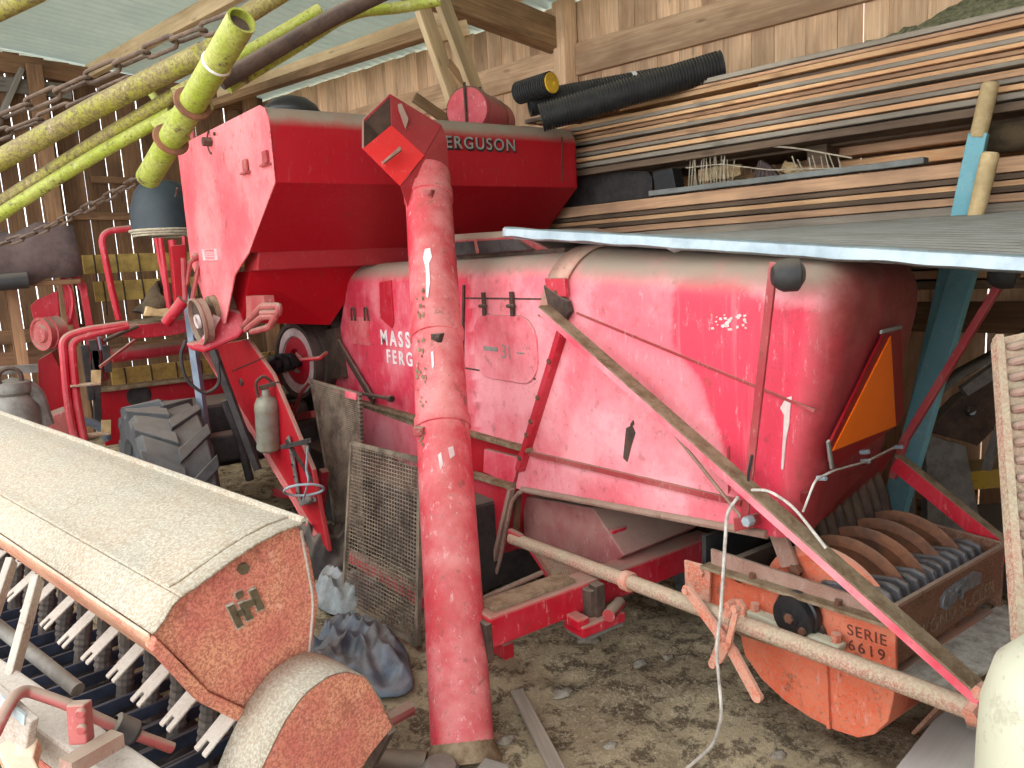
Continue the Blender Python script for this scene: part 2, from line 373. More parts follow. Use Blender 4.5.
# ================================================================ setting
NW, UL = 5.66, 10.0
def roofz(n, u): return 4.13 + .07 * (NW - n) + .025 * (u - 6)
def hump(x, y):
    h = mnoise.fractal(V((x * 1.3, y * 1.3, 0)), 1, 2, 4) * .032 + mnoise.fractal(V((x * 7, y * 7, 3)), .9, 2, 4) * .016 - .02 * max(0, 1 - abs(mnoise.noise(V((x * 2.1, y * 3.3, 9)))) * 9)
    return h
def floor_z(x, y): return hump(x, y) - .02
mb = MB(); vs = []; fs = []
xs = [-7 + 4 * i / 8 for i in range(8)] + [-3 + 9 * i / 300 for i in range(301)] + [7, 9, 12]
ys = [-7, -5, -3, -1] + [0 + 8 * i / 260 for i in range(261)] + [9, 10, 11, 12, 14]
for y in ys:
    for x in xs: vs.append((x, y, floor_z(x, y) if (-3 <= x <= 6 and 0 <= y <= 8) else 0.0 - .02))
nx = len(xs)
fs = [(j * nx + i, j * nx + i + 1, (j + 1) * nx + i + 1, (j + 1) * nx + i) for j in range(len(ys) - 1) for i in range(nx - 1)]
mb.add(vs, fs); struct('floor', mb, 'soil', smooth=180)

def board_wall(name, m, a, along, length, top, out, w0, w1, g0, g1, thick=.025, base=-.05):
    mb = MB(); s = 0.0
    while s < length:
        w = U(w0, w1); c = V(a) + V(along) * (s + w / 2); zt = top(s + w / 2)
        mb.bar(V((c.x, c.y, base)) + V(out) * U(0, .006), V((c.x, c.y, zt)) + V(out) * U(0, .006), w, thick, up=out)
        s += w + U(g0, g1)
    return struct(name, mb, m, smooth=0)
board_wall('wall_left', 'wood_wall_dark', B(NW, UL, 0), -NV, 9.5, lambda s: roofz(NW - s, UL) - .05, UV_, .16, .26, .001, .02)
board_wall('wall_right', 'wood_wall', B(NW, UL, 0), -UV_, 16, lambda s: roofz(NW, UL - s) - .022 - U(0, .015), NV, .15, .23, .002, .011)
board_wall('wall_light_block', 'wood_wall_dark', B(NW, -1.7, 0), -NV, 5.35, lambda s: roofz(NW - s, -1.7) - .05, -UV_, .16, .24, .002, .008)  # unseen wall, placed close behind to keep light off rear-facing sides
# rails, posts and roof timbers
k = 1
def trim(p0, p1, w, h, m='wood_beam', up=(0, 0, 1)):
    global k
    o = struct('trim_%d' % k, MB().bar(p0, p1, w, h, up), m, smooth=0, bevel=.006); k += 1; return o
trim(B(NW - .04, UL, 3.59), B(NW - .04, 4.58, 3.57), .05, .26, 'wood_wall'); trim(B(NW - .04, 4.42, 3.56), B(NW - .04, -5.5, 3.5), .05, .27, 'wood_wall')
trim(B(NW - .04, UL, 1.3), B(NW - .04, -5.5, 1.3), .05, .2, 'wood_wall_dark')
trim(B(NW - .09, 4.5, 0), B(NW - .09, 4.5, roofz(NW, 4.5) - .03), .16, .15, 'wood_wall')
trim(B(NW - .11, 4.66, 0), B(NW - .11, 4.66, 3.35), .1, .1, 'wood_pale')
trim(B(NW - .05, UL - .05, 4.13), B(-3.5, UL - .05, 4.5), .1, .2, 'wood_wall_dark')
for z, n0, n1, hh in ((2.62, 4.6, 3.0, .09), (3.05, 4.2, 3.3, .08), (1.28, 3.0, -3.4, .16), (2.2, 2.6, -3.4, .14), (1.0, 4.9, 3.2, .15)):
    trim(B(n0, UL - .04, z), B(n1, UL - .04, z), .05, hh, 'wood_wall_dark')
q = P(57, 130, d=8.2); nn = q.dot(NV)
trim(B(nn, UL - .12, 0), B(nn, UL - .12, 4.25), .16, .16, 'wood_wall_dark')
trim(B(nn - .75, UL - .1, 2.95), B(nn - .12, UL - .1, 4.2), .14, .05, 'wood_grey'); trim(B(2.1, UL - .08, 4.02), B(3.2, UL - .08, 4.02), .05, .16, 'wood_grey')
trim(B(NW - .3, UL - .2, 0), B(NW - .3, UL - .2, 4.2), .16, .16, 'wood_wall_dark')
for n in (5.0, 3.45, 2.0, .45):
    trim(B(n, -5.5, roofz(n, -5.5) - .1), B(n, UL - .02, roofz(n, UL) - .1), .075, .15, 'wood_pale')
trim(B(4.84, 5.4, roofz(4.84, 5.4) - .27), B(4.84, UL, roofz(4.84, UL) - .24), .12, .09, 'wood_beam')
for u in (4.62, -1.5, -5.3):
    trim(B(NW - .02, u, roofz(NW, u) - .30), B(.3, u, roofz(.3, u) - .30), .16, .26, 'wood_beam')
for u in (-1.5, -5.3): trim(B(.35, u - .15, 0), B(.35, u - .15, 4.1), .18, .18, 'wood_beam')
# two raking struts from the rafter to the wall and the offcuts caught between them
for (x0, y0, x1, y1, w) in ((427, 22, 460, 118, .155), (440, -4, 482, 108, .155)):
    a = P(x0, y0, d=5.75); b = P(x1, y1, d=6.0); e = a + (b - a) * 1.25
    trim(a + (a - b) * .12, e, w, .05, 'wood_pale', up=(.3, -.9, .1))
a = P(446, 62, d=5.9); b = P(472, 95, d=6.0); trim(a, b + (b - a) * 1.2, .09, .04, 'wood_beam', up=(.3, -.9, 0))
a = P(414, 97, d=5.9); b = P(438, 114, d=6.0); trim(a, b + (b - a) * 1.6, .08, .04, 'wood_beam', up=(.3, -.9, 0))
trim(P(437, 35, d=5.95), P(468, 28, d=5.98), .05, .12, 'wood_pale')
# corrugated roof
mb = MB(); vs = []; fs = []; pu = .15; n_u = int(16.4 / pu * 6)
for j in range(n_u + 1):
    u = -6.0 + 16.3 * j / n_u; a = math.sin(2 * math.pi * u / pu) * .024
    for n in (NW + .35, .25): vs.append(B(n, u, roofz(n, u) + a))
fs = [(2 * j, 2 * j + 1, 2 * j + 3, 2 * j + 2) for j in range(n_u)]
mb.add(vs, fs)
k_ = NT('roof_sheet'); v_ = k_.coord(); c_ = k_.mix(k_.ramp(k_.noise(v_, 1.2, 4), .35, .65), srgb(196, 206, 198), srgb(176, 190, 184)); k_.l(c_, k_.b.inputs['Base Color']); k_.b.inputs['Roughness'].default_value = .55; k_.tr = k_.n('ShaderNodeBsdfTranslucent'); k_.tr.inputs[0].default_value = (.62, .74, .62, 1); k_.mx = k_.n('ShaderNodeMixShader'); k_.mx.inputs[0].default_value = .07; k_.l(k_.b.outputs[0], k_.mx.inputs[1]); k_.l(k_.tr.outputs[0], k_.mx.inputs[2]); k_.l(k_.mx.outputs[0], k_.out.inputs[0]); M['roof_sheet'] = k_.m
struct('ceiling', mb, 'roof_sheet', smooth=180)

# ================================================================ lumber wall
ORD = ['topmost', 'second', 'third', 'fourth', 'fifth', 'sixth', 'seventh', 'eighth', 'ninth', 'tenth', 'eleventh', 'twelfth', 'thirteenth', 'fourteenth', 'fifteenth', 'sixteenth']
def board(name, label, cat, c0, c1, w, h, m, group=None):
    """one plank with its own frame: local x runs along it"""
    c0, c1 = V(c0), V(c1); L = (c1 - c0).length; d = (c1 - c0) / L
    b = MB(); ns = 14; rings = []
    bow = U(-.0015, .0015)
    for i in range(ns + 1):
        t = i / ns; x = -L / 2 + L * t; dz = bow * math.sin(math.pi * t) + U(-.0012, .0012)
        rings.append([V((x, -w / 2, -h / 2 + dz)), V((x, w / 2, -h / 2 + dz)), V((x, w / 2, h / 2 + dz)), V((x, -w / 2, h / 2 + dz))])
    b.loft(rings, close=True, cap0=True, cap1=True)
    o = b.build(name, m, smooth=0, bevel=.003, seg=1)
    side = V((0, 0, 1)).cross(d).normalized(); up = d.cross(side)
    o.matrix_world = Matrix((d, side, up)).transposed().to_4x4(); o.location = (c0 + c1) / 2
    return tag(o, label, cat, group)
def zat(px, py, n): return P(px, py, n=n).z
FN = 4.52
# upper pile: fresh orange-edged boards, layered
ys_ = [78, 83.5, 88, 93.5, 98, 102.5, 107, 111, 115.5, 120, 124, 128, 132.5, 137, 143, 150]        # front edge of each layer at x = 700
zz = [zat(700, y, FN) for y in ys_] + [zat(700, 158, FN)]
mats = ['plank_grey', 'plank_brown', 'plank_fresh', 'plank_dark', 'plank_fresh', 'plank_grey', 'plank_fresh', 'plank_brown', 'plank_fresh', 'plank_grey', 'plank_fresh', 'plank_brown', 'plank_grey', 'plank_fresh', 'plank_grey', 'plank_dark']
look = ['grey weathered', 'brown weathered', 'pale orange', 'dark short', 'orange-edged', 'thin grey', 'orange-edged', 'brown', 'orange-edged', 'thin grey', 'orange-edged', 'brown', 'grey weathered', 'orange-edged', 'wide grey', 'dark grey']
for i in range(16):
    zt, zb = zz[i], zz[i + 1]; h = (zt - zb) * U(.66, .93); u1 = U(3.75, 4.1) if i not in (2, 3) else (2.2 if i == 3 else 3.2); zc = zb + h / 2
    off = U(-.035, .05) if i < 14 else -.05 + .03 * (i - 14)
    board('plank', '%s plank in the upper lumber pile, %s layer from its top' % (look[i], ORD[i]), 'plank', B(FN + .13 + off, u1, zc + .012 * (u1 - 2) * 0), B(FN + .13 + off, -.9 + U(-.2, .2), zc), .26, h, mats[i], 'planks of the upper lumber pile')
    if i in (0, 1, 15):
        board('plank', 'plank in the rear row of the upper lumber pile, against the barn wall', 'plank', B(FN + .62, u1 - .2, zc), B(FN + .62, -1, zc), .6, h, mats[i], 'rear planks of the upper lumber pile')
# thin bearer pieces under the gap and the brown layer with bark
for i, (y0, y1, m, lk, n) in enumerate(((147, 151, 'plank_dark', 'dark thin board under the wide grey plank, above the wire rack', .25), (151, 162, 'plank_brown', 'brown slab right of the wire rack, under the thin dark board', .38), (166, 177, 'plank_fresh', 'orange board behind the firewood, under the brown slab', .45))):
    zt, zb = zat(800, y0, FN + n), zat(800, y1, FN + n)
    board('plank', lk, 'plank', B(FN + n + .13, (3.6, 1.95, 2.5)[i], (zt + zb) / 2), B(FN + n + .13, -1.0, (zt + zb) / 2), .22, zt - zb - .004, m)
# lower pile
zl = [191, 204, 209, 214, 219, 226, 234, 243]
lm = ['plank_brown', 'plank_dark', 'plank_fresh', 'plank_dark', 'plank_brown', 'plank_grey', 'plank_brown', 'plank_dark']
ll = ['thick rough-barked brown plank, top of the lower lumber pile', 'thin dark plank just under the rough-barked plank', 'orange-edged plank, third in the lower lumber pile', 'dark plank, fourth in the lower lumber pile', 'brown plank above the metal sheet, fifth in the lower pile', 'grey plank level with the metal sheet, sixth in the lower pile', 'brown plank below the metal sheet, seventh in the lower pile', 'dark plank, eighth in the lower lumber pile']
zlv = [zat(700, y, FN) for y in zl] + [zat(700, 252, FN)]
for i in range(8):
    zt, zb = zlv[i], zlv[i + 1]; h = (zt - zb) * .9; w = .5
    board('plank', ll[i], 'plank', B(FN + w / 2 + .02 * (i % 3), 4.05, zb + h / 2), B(FN + w / 2 + .02 * (i % 3), -.9, zb + h / 2), w, h, lm[i], 'planks of the lower lumber pile')
z8 = zlv[8]
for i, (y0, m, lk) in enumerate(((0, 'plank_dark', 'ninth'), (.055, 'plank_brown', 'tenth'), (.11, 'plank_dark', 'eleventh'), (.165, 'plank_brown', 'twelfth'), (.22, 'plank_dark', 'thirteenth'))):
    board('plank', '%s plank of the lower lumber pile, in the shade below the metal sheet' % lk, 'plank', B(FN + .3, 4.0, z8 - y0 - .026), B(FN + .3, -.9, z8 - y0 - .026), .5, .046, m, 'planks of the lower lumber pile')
zs = z8 - .275
# bearers and trestle that carry the lumber
zt_up = zz[16]
for i, u in enumerate((3.6, 1.9, .1)):
    w_ = ['far', 'middle', 'near'][i]
    t = thing('lumber_trestle', 'wooden trestle carrying the lumber piles, %s one along the wall' % w_, 'trestle', B(FN + .4, u, 0))
    MB().bar(B(FN + .02, u, zs - .05), B(NW - .06, u, zs - .05), .1, .1).build('crossbar', 'wood_wall_dark', t, smooth=0, bevel=.004)
    for n in (FN + .15, NW - .25): MB().bar(B(n, u, -.03), B(n, u, zs - .1), .1, .1, up=NV).build('leg', 'wood_wall_dark', t, smooth=0, bevel=.004)
    b_ = board('spacer_block', 'wooden block holding the upper lumber pile above the lower one, %s one' % w_, 'block', B(FN + .3, u - .06, (zlv[0] + zt_up) / 2), B(FN + .3, u + .06, (zlv[0] + zt_up) / 2), .2, zt_up - zlv[0], 'plank_dark', None)
# mossy insulation mat on the pile
mb = MB(); vs = []; nu_, nn_ = 60, 16
for i in range(nu_ + 1):
    u = -1.0 + 2.95 * i / nu_; env = min(1, (1.95 - u) / .9) ** .8 if u < 1.95 else 0
    for j in range(nn_ + 1):
        n = FN + .28 + (NW - FN - .36) * j / nn_
        h = (.03 + .30 * env * min(1, .12 + j / nn_ * 1.4)) * (1 + .25 * mnoise.fractal(V((u * 5, n * 5, 1)), 1, 2, 4)) + .03 * mnoise.fractal(V((u * 16, n * 16, 7)), 1, 2, 3)
        vs.append(B(n, u, zz[0] + .002 + (max(.004, h) if 0 < i < nu_ and 0 < j < nn_ else 0)))
mb.add(vs, [(i * (nn_ + 1) + j, i * (nn_ + 1) + j + 1, (i + 1) * (nn_ + 1) + j + 1, (i + 1) * (nn_ + 1) + j) for i in range(nu_) for j in range(nn_)])
tag(mb.build('mineral_wool_mat', 'mat_green', smooth=180), 'heap of grey-green mossy mineral wool on top of the upper lumber pile', 'insulation')
# dark sheet panel, grey corner piece and the wire rack in the gap
def flat(name, label, cat, pts, off, m, **kw): return tag(MB().prism(pts, off).build(name, m, **kw), label, cat)
n_ = FN + .1; zg = zlv[0] + .004
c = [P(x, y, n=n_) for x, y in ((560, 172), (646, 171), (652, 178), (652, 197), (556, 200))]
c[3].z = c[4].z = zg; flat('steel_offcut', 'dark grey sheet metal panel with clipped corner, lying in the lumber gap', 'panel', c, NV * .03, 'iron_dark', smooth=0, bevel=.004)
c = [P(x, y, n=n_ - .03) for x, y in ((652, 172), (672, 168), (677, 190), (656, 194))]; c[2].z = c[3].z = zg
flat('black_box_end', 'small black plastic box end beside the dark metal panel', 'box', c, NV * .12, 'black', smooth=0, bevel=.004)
for i, (x0, x1, y0, y1, m, lb) in enumerate(((652, 792, 191, 199, 'galv_dull', 'narrow grey metal strip lying on the rough-barked plank'), (790, 926, 176, 184, 'galv_dull', 'long grey metal strip lying right of the wire rack'))):
    a = P(x0, y0, n=FN + .02); b = P(x1, y0 - (x1 - x0) * .06, n=FN + .02); zc = zg + .012 + .0 * i
    a.z = b.z = zc + .006; board('metal_strip', lb, 'strip', a, b, .09, .034, m)
# wire hay-rake basket
t = thing('wire_rack', 'rusty wire basket rack with upright tines, in the lumber gap', 'rack', B(FN + .2, 2.4, zg))
ztop = zat(740, 147, FN + .1)
for n, nm in ((FN + .03, 'front_wire'), (FN + .3, 'back_wire')):
    p = [B(n, P(x, 170, n=n).dot(UV_), zg + (zat(x, y, n) - zg)) for x, y in ((686, 168), (720, 164), (770, 170), (842, 168))]
    MB().tube(fillet(p, .05), .004, 6).build(nm, 'rope', t)
p = [P(x, y, n=FN) for x, y in ((686, 160), (735, 147), (785, 146), (852, 158))]
MB().tube(fillet(p, .3), .005, 6).build('bent_wire', 'rope', t)
for i in range(24):
    x = 688 + 2.9 * i if i < 16 else 800 + 6 * (i - 16)
    x = x if i < 13 else x; a = P(x, 190, n=FN + .04); a.z = zg + .004; b = P(x + U(-3, 4) - (6 if i > 15 else 0), U(153, 160), n=FN + .04)
    MB().tube([a, b], .0035, 6).build('tine', 'rope', t)
# firewood in the rack
def chunk(name, label, x0, y0, x1, y1, r, m, n=FN + .16):
    a, b = P(x0, y0, n=n), P(x1, y1, n=n + .05); a.z = max(a.z, zg + r); b.z = max(b.z, zg + r)
    mb = MB(); d = (b - a).normalized(); s = d.cross(V((0, 0, 1))).normalized(); u = s.cross(d); rings = []
    for i in range(6):
        t_ = i / 5; rr = r * (1 - .25 * abs(t_ - .5))
        rings.append([lerp(a, b, t_) + (s * math.cos(q) + u * math.sin(q)) * rr * U(.8, 1.05) for q in [j * 2 * math.pi / 7 for j in range(7)]])
    mb.loft(rings, close=True, cap0=True, cap1=True); return tag(mb.build(name, m, smooth=25), label, 'firewood')
chunk('firewood_log', 'pale split log at the left end of the wire rack', 700, 176, 742, 170, .055, 'foam')
chunk('firewood_log', 'pale split log standing right of the ribbed piece in the rack', 782, 166, 800, 178, .05, 'foam')
chunk('firewood_log', 'small split log at the right end of the wire rack', 806, 172, 830, 178, .045, 'plank_brown')
mb = MB(); c = [P(x, y, n=FN + .08) for x, y in ((753, 184), (755, 170), (760, 160), (770, 166), (782, 182), (778, 188), (762, 190))]
for q in c: q.z = max(q.z, zg)
mb.prism(c, NV * .05)
for i in range(6):
    a, b = lerp(c[0], c[4], i / 5), lerp(c[2], c[3], i / 5); mb.tube([a - NV * .004 + (b - a) * .1, b - NV * .004 - (b - a) * .05], .006, 6)
tag(mb.build('ribbed_offcut', 'cloth_brown', smooth=30), 'dark ribbed roofing offcut leaning between the split logs', 'offcut')
# black corrugated drain pipes lying on tank end and pile
def drain(name, label, p0, p1, r, cap=None):
    t = thing(name, label, 'pipe', p0); p0, p1 = V(p0), V(p1); L = (p1 - p0).length; prof = []; n = int(L / .02)
    for i in range(n):
        x0 = i * .02; prof += [(r, x0), (r, x0 + .009), (r * .9, x0 + .011), (r * .9, x0 + .018)]
    prof = [(r * .84, .0)] + prof + [(r, L), (r * .84, L), (r * .84, 0)]
    MB().lathe(p0, p1 - p0, prof, 20).build('corrugated_tube', 'black', t, smooth=30)
    return t, (p1 - p0).normalized()
zsup = zz[0]
a, b = P(529, 104, d=5.2), P(694, 74, n=FN + .42); b.z = max(b.z, zsup + .09); t, _ = drain('drain_pipe', 'long black corrugated drain pipe behind the front one, with a white tie', a, b, .086)
m_ = lerp(a, b, .62); dd = (b - a).normalized(); MB().lathe(m_, dd, [(.087, 0), (.090, 0), (.090, .03), (.087, .03)], 20).build('white_tie', 'white', t)
a, b = P(541, 118, d=4.95), P(722, 70, n=FN + .12); b.z = max(b.z, zsup + .08); drain('drain_pipe', 'long black corrugated drain pipe in front, its round end on the lumber pile', a, b, .09)
a, b = P(519, 93, d=5.15), P(551, 83, d=4.95); t, dd = drain('drain_pipe', 'short black corrugated pipe with a yellow end cap above the others', a, b, .075)
mb = MB().lathe(b, dd, [(.02, .004), (.02, .012), (.066, .012), (.066, -.01)], 20).lathe(b, dd, [(.001, .006), (.02, .006)], 12); mb.build('end_cap', 'yellow_cap', t)
# metal roofing sheets lying from the harvester hood to the pile
A0 = P(505, 231, d=3.5); A1 = P(1030, 262, d=2.0)
bk = P(1030, 212, n=FN - .1); fr = (A1 - A0)
C1 = bk; C0 = P(600, 243, n=FN - .1)
mb = MB(); nu = 100; prof = []
def sheet_pt(s, t, dz):
    e = lerp(A0, C0, t); f = lerp(A1, C1, t); p = lerp(e, f, s); p.z += dz; return p
def ribs(t): 
    q = (t * 22) % 1.0; return .016 if q < .3 else 0
tt = [i / 176 for i in range(177)]
t_sheet = thing('metal_sheets', 'stack of grey ribbed metal roofing sheets lying across the harvester hood and lumber', 'roofing sheet', lerp(A0, C1, .5))
for li in range(3):
    mb = MB(); r_ = [[sheet_pt(s, t, -.004 - li * .014 + ribs(t)) for t in tt] for s in (0.0 + .01 * li, .35, .7, 1.0, 1.3)]
    mb.loft(r_); mb.build('sheet', 'galv_dull' if li == 0 else 'galv', t_sheet, smooth=20, solid=.002)
mb = MB(); pts = []
for i in range(81):
    s = i / 80 * 1.3; w_ = .004 * mnoise.noise(V((s * 14, 0, 0))) ; p = sheet_pt(s, 0, 0); pts.append([p + V((0, 0, .018 + w_)), p - NV * .014 + V((0, 0, .010)), p - NV * .016 + V((0, 0, -.022 + w_ * 2)), p + V((0, 0, -.030 + w_ * 2 - (.012 if .44 < s < .47 else 0)))])
mb.loft(pts); mb.build('folded_edge', 'galv', t_sheet, smooth=50, solid=.003)
# long-handled tools standing between sheets and pile
def tool(label, pts, w, h, top_i, name='long_handle_tool', blue=True):
    t = thing(name, label, 'tool', (pts[-1].x, pts[-1].y, 0))
    a, m_, b = pts
    if blue: MB().bar(m_, b, w, h, up=NV).build('blue_shaft', 'blue_paint', t, smooth=0, bevel=.006)
    else: MB().cyl(m_, b, w * .45, w * .42, 12).build('shaft', 'handle_wood', t)
    d = (m_ - a).normalized(); MB().tube([a, a + d * .01, a + d * .1, m_ + d * .02], [w * .34, w * .46, w * .47, w * .45], 14).build('handle', 'handle_wood', t)
    return t
a, m_, b = P(991, 82, n=4.40), P(979, 133, n=4.40), P(905, 470, n=4.36)
b = m_ + (b - m_) * ((0.0 - m_.z) / (b.z - m_.z))
tool('blue-painted long tool pole with a bare wooden grip, standing behind the metal sheets', [a, m_, b], .085, .05, 1)
a, m_, b = P(991, 152, n=4.30), P(980, 198, n=4.30), P(975, 218, n=4.30)
tool('bare wooden tool handle standing on the metal sheets beside the blue pole', [a, m_, b], .085, .05, 1, blue=False)
a, b = P(968, 258, d=3.65), P(906, 470, d=3.6); b = a + (b - a) * ((.02 - a.z) / (b.z - a.z))
board('blue_board', 'blue-painted board leaning behind the harvester rear, below the metal sheets', 'board', b, a, .12, .04, 'blue_paint')

c0_ = P(981, 153, n=FN + .06); c0_.z = zg + .088; c1_ = c0_ - UV_ * .9
t = thing('clay_pipe', 'dusty brown clay pipe with a dark open end, lying on the lower lumber pile', 'pipe', c0_)
MB().lathe(c0_, c1_ - c0_, [(.06, .25), (.062, 0), (.084, 0), (.086, .03), (.078, .05), (.076, .9), (.06, .9)], 28).build('pipe_wall', 'sack', t, smooth=40)
# ================================================================ combine harvester
HV = thing('combine_harvester', 'large faded red combine harvester with grain tank, orange warning triangle at its rear', 'combine harvester', (2.5, 3.6, 0))
XL, XR = 2.15, 2.95
def pt(px, py, x=XL): return P(px, py, x=x)
def seamY(z): return 2.60 + (1.84 - z) * .44
def rearY(x, z): return 1.32 + .16 * (x - XL) + .17 * max(0, 1.62 - z)
def zbot(y): return .66 + (3.0 - y) * .108
def ztop(y): return 1.845 - .075 * (2.6 - y) / 1.1
def section(x0, x1, zt, zb, r, ns=52, na=12, nt=6):
    q = [(x0, lerp(zb, zt - r, i / ns)) for i in range(ns)]
    q += [(x0 + r - r * math.cos(t), zt - r + r * math.sin(t)) for t in [math.pi / 2 * i / na for i in range(na)]]
    q += [(lerp(x0 + r, x1 - r, i / nt), zt) for i in range(nt)]
    q += [(x1 - r + r * math.sin(t), zt - r + r * math.cos(t)) for t in [math.pi / 2 * i / na for i in range(na)]]
    q += [(x1, lerp(zt - r, zb, i / ns)) for i in range(ns + 1)]
    return q
sat = [P(x, y, x=XL) for x, y in ((676, 283), (700, 280), (740, 290), (790, 313), (850, 312), (850, 540), (741, 540), (737, 478), (724, 448), (705, 378), (676, 345))]
sat = [(q.y, q.z) for q in sat]
tri_ = [(q.y, q.z) for q in [P(x, y, x=XL) for x, y in ((600, 330), (690, 366), (722, 450), (736, 505), (560, 470))]]
rings = []; fade = []; dirt = []
rf = .12
NT_ = 90
def ring_at(t, e=0.0, back=0.0):
    out = []
    yc = lerp(2.7, 1.45, t); yb = lerp(seamY(.66), rearY(XL, .85) + rf, t)
    sec = section(XL + e, XR - e, ztop(yc) - e, zbot(yb), .17)
    for (x, z) in sec:
        y0 = seamY(z); y1 = rearY(min(max(x, XL), XR), z) + rf
        y = lerp(y0, y1, t) - back
        zz_ = z
        if z < ztop(yc) - .17: zq = ztop(yc) - .17; zz_ = zq - (zq - z) * (1 - .24 * t * t * (x - XL) / (XR - XL))
        out.append(V((x, y, zz_)))
    return out
for i in range(NT_ + 1): rings.append(ring_at(i / NT_))
for a in (18, 36, 54, 72, 90): rings.append(ring_at(1, rf * (1 - math.cos(math.radians(a))), rf * math.sin(math.radians(a))))
mb = MB().loft(rings); n = len(rings[0]); o = (len(rings) - 1) * n
mb.f += [[o + i, o + i + 1, o + n - 2 - i, o + n - 1 - i] for i in range(n // 2 - 1)]; mb.uv += [[(0, 0)] * 4] * (n // 2 - 1)
for v in mb.v:
    f = 0.0
    for q in range(16):
        a_, b_ = v.y + .035 * math.cos(q * 2.4) * (q / 16) ** .5, v.z + .035 * math.sin(q * 2.4) * (q / 16) ** .5
        w = -.6 if inside((a_, b_), sat) else (.5 if inside((a_, b_), tri_) else .3)
        f += w / 16
    if v.x > 2.3: f = -.9
    fade.append(f)
    rear = max(0, min(1, (1.44 + .16 * (v.x - XL) + .17 * max(0, 1.62 - v.z) - v.y) / .1)); hi = max(0, min(1, (v.z - 1.42) / .3))
    dirt.append(min(1, max(rear * (.22 + .55 * hi), max(0, min(1, (v.z - 1.69 + .05 * (2.6 - v.y)) / .09)) * .95)))
# soften the worn outlines
mb.att['fade'] = fade; mb.att['dirt'] = dirt; mb.att['rear_shade'] = [max(0, min(1, (1.44 + .16 * (v.x - XL) + .17 * max(0, 1.62 - v.z) - v.y) / .09)) * .85 for v in mb.v]  # last mask paints the shade of the occluded rear face
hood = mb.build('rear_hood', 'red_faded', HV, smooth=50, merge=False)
# bead along the lower lip and the long horizontal seams
lip = [V((XL - .008, y, zbot(y) + .006)) for y in (3.05, 2.6, 2.2, 1.8, 1.58)]
MB().tube(fillet(lip, .1), .016, 8).build('lip_bead', 'rail_brown', hood)
mb = MB()
a, b = P(525, 452, x=XL - .008), P(742, 503, x=XL - .008); mb.bar(a, b, .02, .022)
a, b = P(577, 313, x=XL - .002), P(815, 411, x=XL - .002); mb.bar(a, b, .008, .01)
mb.build('seam_ridge', 'red_dusty', hood, smooth=0)
mb = MB()
for i in range(9): mb.bolt(P(600 + i * 26, 257 - 0, x=XL + .05) * 1, (0, -.1, 1), .01, .008)
# hood-to-body strap with flange bolts
mb = MB(); r0 = []; r1 = []
for (x, z) in section(XL - .012, XR + .012, 1.86, 1.55, .18, 8, 9, 6):
    r0.append(V((x, seamY(z) - .035, z))); r1.append(V((x, seamY(z) + .11, z)))
mb.loft([r0, r1]); st = mb.build('hood_strap', 'strap_dust', HV, smooth=50, solid=.012)
mb = MB()
for z in (1.66, 1.6, 1.56): mb.bolt(V((XL - .02, seamY(z) - .0, z)), (-1, 0, 0), .014, .012)
mb.build('strap_bolts', 'rust', st, smooth=0)
mb = MB().prism([P(x, y, x=XL - .03) for x, y in ((544, 278), (564, 278), (566, 297), (548, 296))], V((.02, 0, 0))); mb.build('strap_clamp', 'red_panel', st, smooth=0, bevel=.004)
mb = MB().prism([P(x, y, x=XL - .035) for x, y in ((543, 285), (566, 301), (569, 312), (561, 324), (548, 308))], V((.03, 0, 0))); mb.build('strap_bracket', 'rust_dark', st, smooth=0, bevel=.004)
# slow-moving-vehicle triangle
def rp(px, py, lift=.0):
    # on the rear face: y = rearY(x,z)
    r = wray(px, py); t = 1.5
    for _ in range(40):
        q = CAM + r * t; t += (rearY(q.x, q.z) - lift - q.y) / r.y * .8
    return CAM + r * t
o_ = V((0, -.012, 0))
out = [rp(x, y, .02) for x, y in ((884, 334), (901, 329), (904, 413), (899, 424), (838, 465), (830, 462), (830, 444))]
tr = MB().prism(out, V((0, .01, 0))).build('warning_triangle', 'tri_red', HV, smooth=0); tr['label'] = 'orange warning triangle with dark red border'
inn = [rp(x, y, .024) for x, y in ((891, 336), (896, 426), (833, 451))]
MB().prism(inn, V((0, .006, 0))).build('orange_centre', 'tri_orange', tr, smooth=0)
mb = MB()
for (a, b) in (((881, 332), (901, 327)), ((828, 441), (832, 468))):
    mb.bar(rp(*a, .028), rp(*b, .028), .012, .008, up=(0, -1, 0))
mb.build('edge_clip', 'galv_dull', tr, smooth=0)
# rear apron with wiring
ap0 = [rp(x, y, -.01) for x, y in ((806, 494), (850, 474), (897, 447))]
ap1 = [rp(x, y, -.05) for x, y in ((803, 528), (838, 512), (872, 488), (893, 458))]
mb = MB().prism([ap0[0], ap0[1], ap0[2], ap1[3], ap1[2], ap1[1], ap1[0]], V((0, .02, 0))); mb.build('rear_apron', 'apron_red', HV, smooth=0)
w_ = [rp(x, y, .025) for x, y in ((803, 512), (815, 480), (835, 470), (865, 462), (895, 447))]
MB().tube(fillet(w_, .03), .004, 6).build('lamp_wiring', 'cable_white', HV)
mb = MB()
for x, y in ((818, 478), (862, 461), (861, 452), (895, 447)): mb.bolt(rp(x, y, .0), (0, -1, .2), .009, .03)
mb.build('apron_bolts', 'galv', HV, smooth=0)

